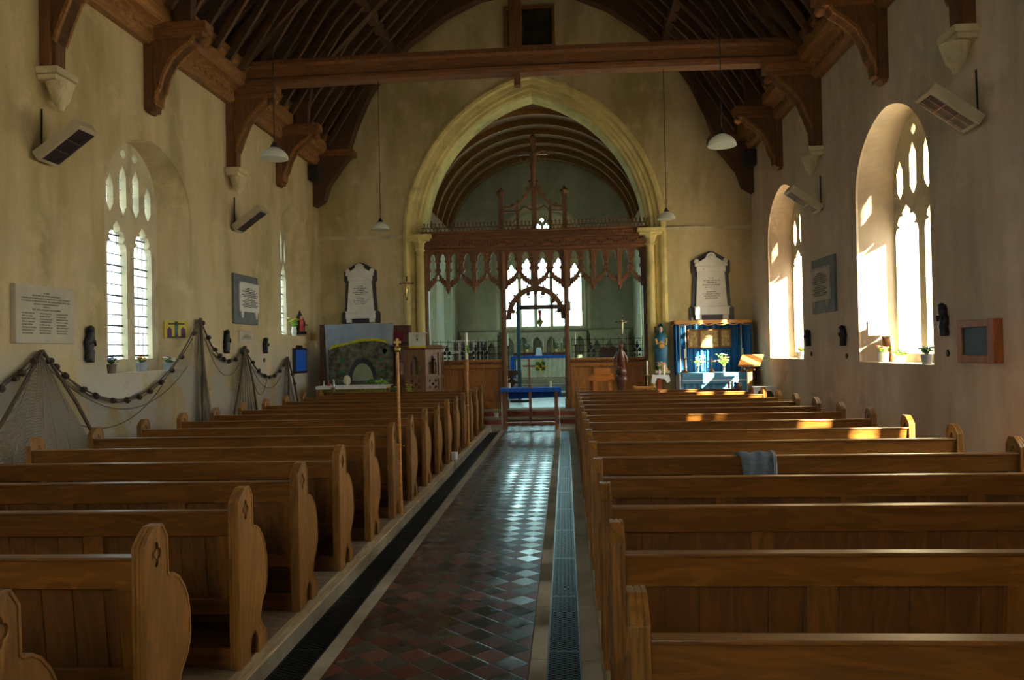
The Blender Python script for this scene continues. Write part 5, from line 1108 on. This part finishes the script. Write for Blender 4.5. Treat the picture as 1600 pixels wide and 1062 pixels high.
T = thing('wooden_cross', 'plain wooden standing cross on the blue aisle table', 'cross', (-.78, 17.12, .885)); mb = MB(); mb.box(-.80, 17.10, .93, -.765, 17.13, 1.50); mb.box(-.92, 17.10, 1.33, -.645, 17.13, 1.365); mb.build('cross', m_chest, T, bevel=.003); mb = MB(); mb.box(-.84, 17.05, .885, -.72, 17.18, .905); mb.box(-.82, 17.07, .905, -.74, 17.16, .94); mb.build('base', m_chest, T, bevel=.004)
for i, x in enumerate((-1.22, -.34)):
    mb = MB(); h = .10 if i == 0 else .13; mb.lathe([(.03, 0), (.03, h), (.022, h+.002), (.005, h-.003)], (x, 17.12, .885), 14); tag(mb.build('pillar_candle', m_wax, smooth=True), 'short cream candle at the '+('left' if i == 0 else 'right')+' end of the blue aisle table', 'candle')
vase_flowers('potted_primula', (-1.62, 18.35, .15), .20, m_pot, m_lgreen, m_yel, 'small white pot plant standing on the chancel step', 'potted plant', None, 14, .06, .06, .11, 41)
# ------------------------------------------------------------------ Lady altar, right front
LX0, LX1, LY = 2.56, 4.12, 18.15
T = thing('side_altar', 'side altar table covered in pale blue linen right of the arch', 'altar', (3.34, LY+.3, 0)); mb = MB(); mb.box(LX0+.05, LY+.04, 0, LX1-.05, LY+.6, 1.08); mb.build('table', m_walnut, T)
mb = MB(); n = 50; mb.loft([[(LX0+.03+(LX1-LX0-.06)*i/n, LY-.01+.012*math.sin(i*1.3), z) for i in range(n+1)] for z in (.35, 1.0)], close=False); mb.build('frontal', m_lblue, T); mb = MB(); mb.box(LX0, LY-.03, 1.08, LX1, LY+.62, 1.10); mb.box(LX0+.04, LY-.045, .86, LX1-.04, LY-.03, 1.10); mb.build('top_cloth', m_lblue, T, bevel=.004)
mb = MB(); mb.box(LX0+.04, LY-.055, .92, LX1-.04, LY-.046, .945); mb.box(LX0-.02, LY-.03, .3, LX0+.02, LY+.6, 1.09); mb.build('white_edging', m_white, T)
T = thing('curtain_surround', 'blue curtains hung on a brass-coloured canopy rail behind the side altar', 'curtain', (3.3, 18.85, .4)); 
mb = MB(); n = 130; X0, X1 = 2.53, 4.2
mb.loft([[(X0+(X1-X0)*i/n, 18.80+.022*math.sin(i*.62)+.01*math.sin(i*1.7), z) for i in range(n+1)] for z in (.3, 2.22)], close=False); mb.build('back_curtain', m_curt, T, smooth=True, recalc=False)
for xx in (X0, X1):
    mb = MB(); n = 34; mb.loft([[(xx+.02*math.sin(i*.9), 18.80-.42*i/n, z) for i in range(n+1)] for z in (1.05, 2.2)], close=False); mb.build('side_curtain', m_curt, T, smooth=True, recalc=False)
mb = MB(); mb.box(X0-.06, 18.34, 2.21, X1+.05, 18.38, 2.29); mb.box(X0-.06, 18.34, 2.21, X0-.02, 18.86, 2.29); mb.box(X1+.01, 18.34, 2.21, X1+.05, 18.86, 2.29); mb.build('canopy_rail', m_gold_oak, T, bevel=.006)
mb = MB()
for i in range(6): a = X0+.02+i*.28; mb.tube([(a+.28*t/6, 18.33, 2.21-.035*math.sin(math.pi*t/6)) for t in range(7)], .01, 5)
mb.build('rope_swag', m_gold_oak, T)
for xx in (X0+.13, X0+.26, X1-.14): mb = MB(); mb.box(xx-.008, 18.74, 1.12, xx+.008, 18.765, 2.2); mb.build('pale_ribbon', m_cream, T)
T = thing('triptych', 'gold-toned three-panel picture in a dark frame hung on the blue curtain', 'picture', (3.3, 18.72, 1.66)); mgold = flat('gilt_picture', (.34, .22, .07), .5, 0, .6, 14)
for a, b in ((2.83, 3.09), (3.10, 3.56), (3.57, 3.83)):
    mb = MB(); mb.plate([(a, 1.66), (b, 1.66), (b, 2.09), (a, 2.09)], [[(a+.035, 1.695), (b-.035, 1.695), (b-.035, 2.055), (a+.035, 2.055)]], XZ, 18.70, 18.74); mb.build('panel_frame', m_darkx, T, bevel=.004)
    mb = MB(); mb.box(a+.035, 18.715, 1.695, b-.035, 18.735, 2.055); mb.build('painted_panel', mgold, T)
T = thing('wooden_candlestick', 'turned reddish wooden candlestick with white candle on the side altar', 'candlestick', (2.70, LY+.2, 1.10)); mb = MB(); mb.lathe([(.085, 0), (.085, .02), (.03, .06), (.022, .2), (.03, .23), (.022, .26), (.022, .29), (.055, .32), (.05, .34)], (2.70, LY+.2, 1.10), 16); mb.build('stick', m_chest, T, smooth=True); mb = MB(); mb.lathe([(.014, .34), (.014, .53), (.003, .54)], (2.70, LY+.2, 1.10), 10); mb.build('candle', m_wax, T)
T = thing('wooden_candlestick', 'candlestick with white candle on the side altar, half behind the wooden lectern', 'candlestick', (4.0, LY+.2, 1.10)); mb = MB(); mb.lathe([(.085, 0), (.085, .02), (.03, .06), (.022, .2), (.03, .23), (.022, .26), (.022, .29), (.055, .32), (.05, .34)], (4.0, LY+.2, 1.10), 16); mb.build('stick', m_chest, T, smooth=True); mb = MB(); mb.lathe([(.014, .34), (.014, .53), (.003, .54)], (4.0, LY+.2, 1.10), 10); mb.build('candle', m_wax, T)
T = thing('altar_cross', 'small wooden cross with pale figure on the side altar', 'cross', (3.3, LY+.2, 1.10)); mb = MB(); mb.box(3.285, LY+.19, 1.14, 3.315, LY+.21, 1.46); mb.box(3.20, LY+.19, 1.34, 3.40, LY+.21, 1.375); mb.sect([(1.10, 0, 0, .075, .06), (1.13, 0, 0, .06, .05), (1.17, 0, 0, .035, .03), (1.2, 0, 0, .02, .015)], (3.3, LY+.2, 0), 8); mb.build('cross', m_chest, T)
mb = MB(); mb.sect([(1.22, 0, 0, .008, .008), (1.3, 0, 0, .013, .01), (1.36, 0, 0, .02, .012), (1.37, 0, 0, .005, .005)], (3.3, LY+.175, 0), 8); mb.tube([(3.22, LY+.18, 1.37), (3.3, LY+.175, 1.355), (3.38, LY+.18, 1.37)], .007, 5); mb.ball((3.3, LY+.17, 1.385), .015); mb.build('figure', m_sil, T)
vase_flowers('flower_vase', (2.99, LY+.2, 1.10), .42, m_sil, m_lgreen, m_whitep, 'silver vase of white lilies left of the side altar cross', 'vase', 'silver vases of lilies on the side altar', 14, .17, .035, .15, 51, .022, .028)
vase_flowers('flower_vase', (3.58, LY+.2, 1.10), .44, m_sil, m_lgreen, m_pink, 'silver vase of pink and white lilies right of the side altar cross', 'vase', 'silver vases of lilies on the side altar', 14, .17, .035, .15, 52, .022, .028)
# lectern and small table
T = thing('reading_lectern', 'light wooden reading lectern standing by the right wall near the side altar', 'lectern', (3.86, 17.2, 0)); mb = MB(); mb.box(3.83, 17.16, .12, 3.93, 17.24, 1.22); mb.box(3.78, 17.12, 1.17, 3.98, 17.28, 1.23); mb.build('post', m_stand, T, bevel=.006); mb = MB()
mb.plate([(3.60, 1.29), (4.05, 1.29), (4.03, 1.27), (3.62, 1.27)], [], XZ, 16.98, 17.0); P = [(3.60, 16.98, 1.26), (4.05, 16.98, 1.26), (4.25, 17.45, 1.47), (3.80, 17.45, 1.47)]
mb.loft([[Vector(p) for p in P], [Vector(p)+Vector((0, 0, .03)) for p in P]]); mb.build('book_slope', m_stand, T); mb = MB(); mb.box(3.62, 17.0, 0, 4.1, 17.4, .12); mb.build('foot', m_stand, T, bevel=.01)
T = thing('side_table', 'small dark side table with a white cloth near the right wall', 'table', (4.0, 16.95, .1)); T.location = (4.0, 17.1, 0); ORG[T.name] = Vector((4.0, 17.1, 0)); mb = MB(); mb.box(3.82, 16.72, .80, 4.28, 16.96, .83); mb.box(3.84, 16.74, 0, 4.26, 16.94, .8); mb.build('table', m_walnut, T)
mb = MB(); mb.box(3.79, 16.70, .83, 4.31, 16.98, .84); mb.plate([(3.79, .835), (4.31, .835), (4.31, .72), (4.25, .66), (4.2, .75), (3.95, .77), (3.88, .62), (3.80, .60)], [], XZ, 16.69, 16.70); mb.box(3.785, 16.69, .64, 3.79, 16.98, .84); mb.build('cloth', m_white, T)
# Mary statue on a bracket by the pier
T = thing('madonna_statue', 'painted statue of a veiled woman in a blue-green cloak on a wall bracket', 'statue', (2.2, 18.55, 1.14))
c = (2.2, 18.55, 0); mb = MB(); mb.sect([(1.16, .03, 0, .10, .09), (1.3, .02, 0, .10, .09), (1.6, 0, 0, .12, .10), (1.8, 0, -.01, .13, .10), (1.93, 0, -.005, .135, .085), (2.0, 0, 0, .07, .07), (2.02, 0, 0, .05, .05)], c, 18); mb.build('robe', m_tealb, T, smooth=True)
mb = MB(); mb.sect([(1.155, .03, -.01, .115, .10), (1.3, .02, -.01, .112, .10), (1.42, .02, -.01, .08, .09)], c, 16); mb.build('underskirt', m_tan, T, smooth=True)
mb = MB(); rings = []
for z, rx, ry, cx in ((1.30, .145, .115, .015), (1.5, .15, .12, .0), (1.75, .165, .13, 0), (1.93, .155, .105, 0), (2.02, .09, .09, 0), (2.10, .082, .09, 0), (2.19, .07, .08, 0), (2.235, .03, .03, 0)):
    o = 1.15 if z < 2.02 else .95; rings.append([(2.2+cx+rx*math.cos(a), 18.565+ry*math.sin(a), z-(.10*abs(math.cos(a)) if z < 1.4 else 0)) for a in [-math.pi/2+o*(.55 if z > 1.8 else .42)+(2*math.pi-2*o*(.55 if z > 1.8 else .42))*k/24 for k in range(25)]])
mb.loft(rings, close=False); mb.build('cloak', m_teal, T, smooth=True, recalc=False)
mb = MB(); rings = [[(2.2+x0, 18.42+dy, z) for x0, dy in ((-.12*w_, .02), (-.04*w_, -.015), (.05*w_, -.01), (.11*w_, .03))] for z, w_ in ((1.35, 1.0), (1.5, 1.1), (1.68, 1.15), (1.78, .9))]; mb.loft(rings, close=False); mb.build('cloak_fold', m_tealb, T, smooth=True, recalc=False)
mb = MB(); mb.ball((2.19, 18.515, 2.10), .058, (.85, .9, 1.2), 3); mb.ball((2.19, 18.457, 2.095), .011, (.8, 1, 1.3), 1); mb.tube([(2.19, 18.53, 2.05), (2.195, 18.54, 1.98)], .032, 10); mb.build('head', m_skin, T, smooth=True)
mb = MB(); mb.tube([(2.08, 18.50, 1.88), (2.09, 18.43, 1.77), (2.17, 18.41, 1.80)], [.035, .03, .018]); mb.tube([(2.31, 18.50, 1.88), (2.29, 18.43, 1.75), (2.21, 18.41, 1.79)], [.035, .03, .018]); mb.ball((2.19, 18.40, 1.72), .055, (1.3, .5, 1)); mb.build('arms', flat('ochre_paint', (.5, .25, .03), .6), T, smooth=True)
mb = MB(); mb.ball((2.18, 18.405, 1.81), .022, (1, .8, 1.4)); mb.ball((2.205, 18.405, 1.81), .022, (1, .8, 1.4)); mb.build('hands', m_skin, T, smooth=True)
mb = MB(); mb.box(2.04, 18.42, 1.10, 2.38, 18.84, 1.16); mb.sect([(.86, 0, .2, .03, .03), (1.0, 0, .12, .1, .12), (1.10, 0, 0, .15, .13)], (2.21, 18.6, 0), 10); mb.build('wall_bracket', m_corbel, T)
mb = MB(); mb.box(2.03, 18.875, 2.02, 2.15, 18.9, 2.18); tag(mb.build('wall_plaque', m_chest), 'tiny reddish plaque on the pier behind the veiled statue', 'plaque')
T = thing('flower_pedestal', 'thin stand with a scalloped white cloth below the veiled statue', 'stand', (2.07, 17.9, 0)); mb = MB(); mb.box(2.03, 17.86, 0, 2.11, 17.94, 1.05); mb.box(1.92, 17.75, 1.05, 2.24, 18.05, 1.07); mb.build('stand', m_red, T)
mb = MB(); mb.box(1.90, 17.73, 1.07, 2.26, 18.07, 1.078); mb.plate([(1.90, 1.075), (2.26, 1.075), (2.29, .95), (2.22, .90), (2.17, .99), (2.0, 1.02), (1.95, .88), (1.87, .92)], [], XZ, 17.72, 17.73); mb.build('cloth', m_white, T)
vase_flowers('flower_vase', (2.07, 17.88, 1.078), .30, m_pot, m_lgreen, m_pink, 'small white vase of pink and white flowers below the veiled statue', 'vase', None, 14, .09, .03, .13, 61)
mb = MB(); mb.lathe([(.025, 0), (.025, .22), (.006, .225)], (2.17, 17.86, 1.078), 12); tag(mb.build('pillar_candle', m_wax, smooth=True), 'slim white candle beside the flowers below the veiled statue', 'candle')
# eagle lectern
m_eagle = wood('eagle_wood', (.17, .05, .025), 2, .3)
T = thing('eagle_lectern', 'carved dark wooden eagle lectern right of the chancel steps', 'lectern', (1.18, 17.2, 0)); EX, EY = 1.18, 17.2
mb = MB(); mb.lathe([(.26, 0), (.26, .06), (.18, .1), (.08, .2), (.065, .3), (.09, .36), (.07, .42), (.065, .80), (.085, .9), (.10, .96), (.13, 1.0), (.135, 1.03), (.12, 1.06), (.125, 1.09), (.09, 1.11)], (EX, EY, 0), 20); mb.ball((EX, EY, 1.19), .115, (1, 1, .95), 3); mb.build('column', m_walnut, T, smooth=True)
mb = MB(); mb.sect([(1.27, 0, .02, .03, .03), (1.31, 0, .02, .06, .07), (1.40, 0, 0, .085, .10), (1.50, 0, -.02, .09, .105), (1.58, 0, -.03, .07, .08), (1.64, 0, -.04, .042, .05), (1.69, 0, -.05, .038, .045), (1.72, 0, -.055, .048, .055), (1.76, 0, -.06, .046, .055), (1.79, 0, -.055, .02, .03)], (EX, EY, 0), 16); mb.tube([(EX, EY-.10, 1.75), (EX, EY-.155, 1.745), (EX, EY-.165, 1.70)], [.026, .016, .004], 8)
mb.tube([(EX-.05, EY, 1.34), (EX-.065, EY-.03, 1.27)], [.032, .02], 8); mb.tube([(EX+.05, EY, 1.34), (EX+.065, EY-.03, 1.27)], [.032, .02], 8); mb.build('eagle_body', m_eagle, T, smooth=True)
for s in (-1, 1):
    mb = MB()
    for k in range(8):
        a = Vector((EX+s*(.055+.006*k), EY+.02+.014*k, 1.62-.012*k)); b = a+Vector((s*(.075-.004*k), .03, -.30+.022*k)); mb.tube([a, a.lerp(b, .5)+Vector((s*.03, 0, .01)), b], [.018, .02, .006], 6)
    mb.build('wing', m_eagle, T, smooth=True)
# prayer desk
T = thing('prayer_desk', 'orange-brown wooden prayer desk in front of the right screen panel', 'desk', (.82, 17.9, 0)); 
mb = MB(); mb.box(.55, 17.86, 1.04, 1.05, 18.06, 1.09); mb.obox((.80, 17.80, 1.06), (.26, 0, 0), (0, .14, .06), (0, -.008, .018)); mb.plate([(.50, .98), (.90, .98), (.95, 1.02), (1.0, 1.09), (.50, 1.09)], [], XZ, 17.62, 17.66); mb.build('book_slope', m_prayer, T)
mb = MB(); mb.box(.64, 17.86, 1.09, .98, 17.9, 1.24); mb.box(.60, 17.8, 0, .68, 18.0, 1.04); mb.box(.92, 17.8, 0, 1.0, 18.0, 1.04); mb.build('frame', m_prayer, T, bevel=.005)
T = thing('floor_candlestick', 'slender brass floor candlestick with tall candle left of the veiled statue', 'candlestick', (1.77, 17.6, 0)); mb = MB(); mb.lathe([(.12, 0), (.1, .03), (.02, .06), (.013, .5), (.02, .55), (.013, .6), (.013, 1.06), (.05, 1.09), (.05, 1.10), (.016, 1.11)], (1.77, 17.6, 0), 14); mb.build('stand', m_brass, T, smooth=True); mb = MB(); mb.lathe([(.022, 1.10), (.022, 1.40), (.004, 1.41)], (1.77, 17.6, 0), 12); mb.build('candle', m_wax, T)
T = thing('kneeling_rail', 'low golden wooden rail in front of the right screen end', 'rail', (1.6, 17.3, 0)); mb = MB(); mb.box(1.48, 17.25, .80, 1.86, 17.35, .86); mb.ball((1.46, 17.3, .84), .045); mb.ball((1.88, 17.3, .84), .045); mb.build('bar', m_gold_oak, T, bevel=.01); mb = MB(); mb.box(1.5, 17.27, 0, 1.55, 17.33, .8); mb.box(1.76, 17.27, 0, 1.82, 17.33, .8); mb.build('posts', m_gold_oak, T)
# books and hymnals on the front right pew
for i, (x, c, l) in enumerate(((3.02, m_redp, 'red'), (3.08, m_whitep, 'white'), (3.14, m_bluecard, 'dark blue'))):
    mb = MB(); mb.box(x-.015, 15.05, .905, x+.015, 15.12, 1.02 if i != 1 else 1.05); o = mb.build('hymn_book', c, bevel=.003); tag(o, f'{l} book standing on the ledge of the frontmost right pew', 'book', 'books on the frontmost right pew')
# ------------------------------------------------------------------ staves on the pew ends
T = thing('warden_staff', 'tall golden wooden churchwarden staff with brass cross on a left pew end', 'staff', (-1.645, 7.77, .02)); mb = MB(); mb.tube([(-1.645, 7.78, .02), (-1.648, 7.75, 1.71)], [.017, .013], 10); mb.build('pole', m_gold_oak, T, smooth=True)
mb = MB(); mb.lathe([(.014, 1.70), (.03, 1.72), (.032, 1.74), (.014, 1.76), (.01, 1.77)], (-1.648, 7.75, 0), 12); mb.plate([(a-1.648, b+1.80) for a, b in ((-.008, -.035), (.008, -.035), (.01, -.01), (.035, -.012), (.035, .012), (.01, .01), (.012, .036), (-.012, .036), (-.01, .01), (-.035, .012), (-.035, -.012), (-.01, -.01))], [], XZ, 7.742, 7.758); mb.build('brass_cross', m_brass, T)
mb = MB(); mb.box(-1.678, 7.745, .785, -1.63, 7.785, .80); mb.tube([(-1.60, 7.76, .78), (-1.63, 7.79, .78), (-1.66, 7.77, .80)], .006, 6); mb.box(-1.678, 7.73, .0, -1.62, 7.83, .02); mb.build('holder', m_brass, T)
T = thing('warden_staff', 'wooden staff topped by a tall white candle on a farther left pew end', 'staff', (-1.645, 13.25, .02)); mb = MB(); mb.tube([(-1.645, 13.26, .02), (-1.645, 13.22, 1.38)], [.018, .016], 10); mb.tube([(-1.645, 13.22, 1.34), (-1.645, 13.22, 1.56)], [.028, .03], 12); mb.build('pole', m_gold_oak, T, smooth=True)
mb = MB(); mb.lathe([(.024, 1.56), (.022, 2.0), (.004, 2.01)], (-1.645, 13.22, 0), 12); mb.build('candle', m_wax, T, smooth=True); mb = MB(); mb.ball((-1.62, 13.19, 1.73), .03, (1, .6, 1.3), 1); mb.ball((-1.615, 13.19, 1.68), .025, (1, .6, 1), 1); mb.ball((-1.63, 13.19, 1.78), .022, (1, .6, 1), 1); mb.build('posy', m_lgreen, T)
mb = MB(); mb.box(-1.678, 13.20, .785, -1.63, 13.24, .80); mb.build('holder', m_brass, T)
T = thing('aisle_lantern', 'small glass candle cup on a wire stand beside a left pew', 'lantern', (-1.60, 11.24, 0)); mb = MB(); mb.tube([(-1.60, 11.24, 0), (-1.60, 11.24, .16)], .006, 6); mb.lathe([(.04, 0), (.04, .006)], (-1.60, 11.24, 0), 12); mb.build('stand', m_iron2, T); mb = MB(); mb.lathe([(.03, .16), (.042, .17), (.045, .27), (.04, .27), (.036, .18)], (-1.60, 11.24, 0), 14); mb.build('cup', m_pot, T, smooth=True)
# booklets on the seats
for i, (u, v, row) in enumerate(((183, 1015, 1), (311, 911, 2), (428, 844, 3))):
    y = Y0+S*row+.06; p = at(u, v, 2, .425); p.y = min(p.y, Y0+S*row+.21); T = thing('booklet', ['yellow and blue booklet on the left pew seat nearest the camera', 'yellow and blue booklet on the second visible left pew seat', 'small booklet on the third visible left pew seat'][i], 'booklet', (p.x, p.y, .421), 'booklets left on pew seats')
    k = 1 if i < 2 else .7; mb = MB(); mb.obox((p.x, p.y, .424), (.075*k, .01, 0), (-.012, .055*k, 0), (0, 0, .003)); mb.build('cover', m_yellowcard, T)
    mb = MB(); mb.obox((p.x+.01, p.y+.03*k, .4285), (.06*k, .01, 0), (-.004, .02*k, 0), (0, 0, .001)); mb.build('blue_band', m_bluecard, T)
    if i: mb = MB(); mb.obox((p.x-.01, p.y+.03*k, .430), (.03*k, .004, 0), (-.002, .01*k, 0), (0, 0, .001)); mb.build('white_label', m_card, T)
# denim garment over a right pew back
T = thing('denim_jacket', 'folded grey denim garment with pale stitching hung over a right pew back', 'garment', (1.34, 5.85, .8)); yb_ = Y0+.03+S*4-.115
mb = MB(); n = 14; rings = []
path = [(.09, .70), (.088, .80), (.082, .90), (.06, .925), (.02, .928), (-.012, .92), (-.028, .90), (-.034, .84), (-.035, .78), (-.033, .72)]
for k, (dy, z) in enumerate(path):
    rings.append([(1.195+.285*i/n+.006*k*(1-i/n), yb_+dy+.004*math.sin(i*1.3+k), z+.006*math.sin(i*.9)) for i in range(n+1)])
mb.loft(rings, close=False); mb2 = mb; o = mb.build('cloth', m_denim, T, smooth=True, recalc=False); so = o.modifiers.new('thick', 'SOLIDIFY'); so.thickness = .012; so.offset = 0
for q in (.275, .262):
    mb = MB(); mb.tube([(1.195+q+.004*k*.1, yb_+dy-.010*(1 if k > 4 else 0)+(.0), z+.010*(1 if 2 < k < 7 else 0)) for k, (dy, z) in enumerate(path) if k > 2], .0035, 5); mb.build('stitched_seam', m_seam, T)
# ------------------------------------------------------------------ daylight
sc = bpy.context.scene
wd = bpy.data.worlds.new('sky'); sc.world = wd; wd.use_nodes = True; bg = wd.node_tree.nodes['Background']
bg.inputs[0].default_value = (.93, .97, 1, 1); bg.inputs[1].default_value = 13.0
sun = bpy.data.objects.new('sun', bpy.data.lights.new('sun', 'SUN')); col.objects.link(sun)
sun.data.energy = 130; sun.data.angle = R(1.2); sun.data.color = (1, .80, .52)
sun.rotation_euler = Vector((1, -1.35, .98)).to_track_quat('Z', 'Y').to_euler(); sun.location = (20, 0, 20)
def portal(name, c, nrm, w, h):
    l = bpy.data.lights.new(name, 'AREA'); l.shape = 'RECTANGLE'; l.size = w; l.size_y = h; l.cycles.is_portal = True
    o = bpy.data.objects.new(name, l); col.objects.link(o); o.location = c; o.rotation_euler = Vector(nrm).to_track_quat('-Z', 'Z').to_euler()
for i, x in enumerate(LWINS): portal('window_daylight', (WL-x[5]-.2, x[0], 3.1), (1, 0, 0), 1.6, 3.6)
for i, x in enumerate(RWINS): portal('window_daylight', (WR+x[5]+.2, x[0], 3.1), (-1, 0, 0), 1.6, 3.6)
for y in (22.0, 25.0): portal('window_daylight', (CL-.5, y, 3), (1, 0, 0), .95, 2.8)
for y in (21.3, 23.8): portal('window_daylight', (CR+.5, y, 3), (-1, 0, 0), .95, 2.8)
portal('window_daylight', (-.72, YE+.45, 4.4), (0, -1, 0), 2.9, 4.2)
portal('window_daylight', (CX, YB-.45, 4.4), (0, 1, 0), 2.1, 3.5)
vs = sc.view_settings; vs.view_transform = 'Standard'; vs.look = 'None'; vs.gamma = 1; vs.use_curve_mapping = False; vs.exposure = 0.27
sc.cycles.max_bounces = 10; sc.cycles.diffuse_bounces = 6; sc.cycles.transparent_max_bounces = 12; sc.cycles.sample_clamp_indirect = 6
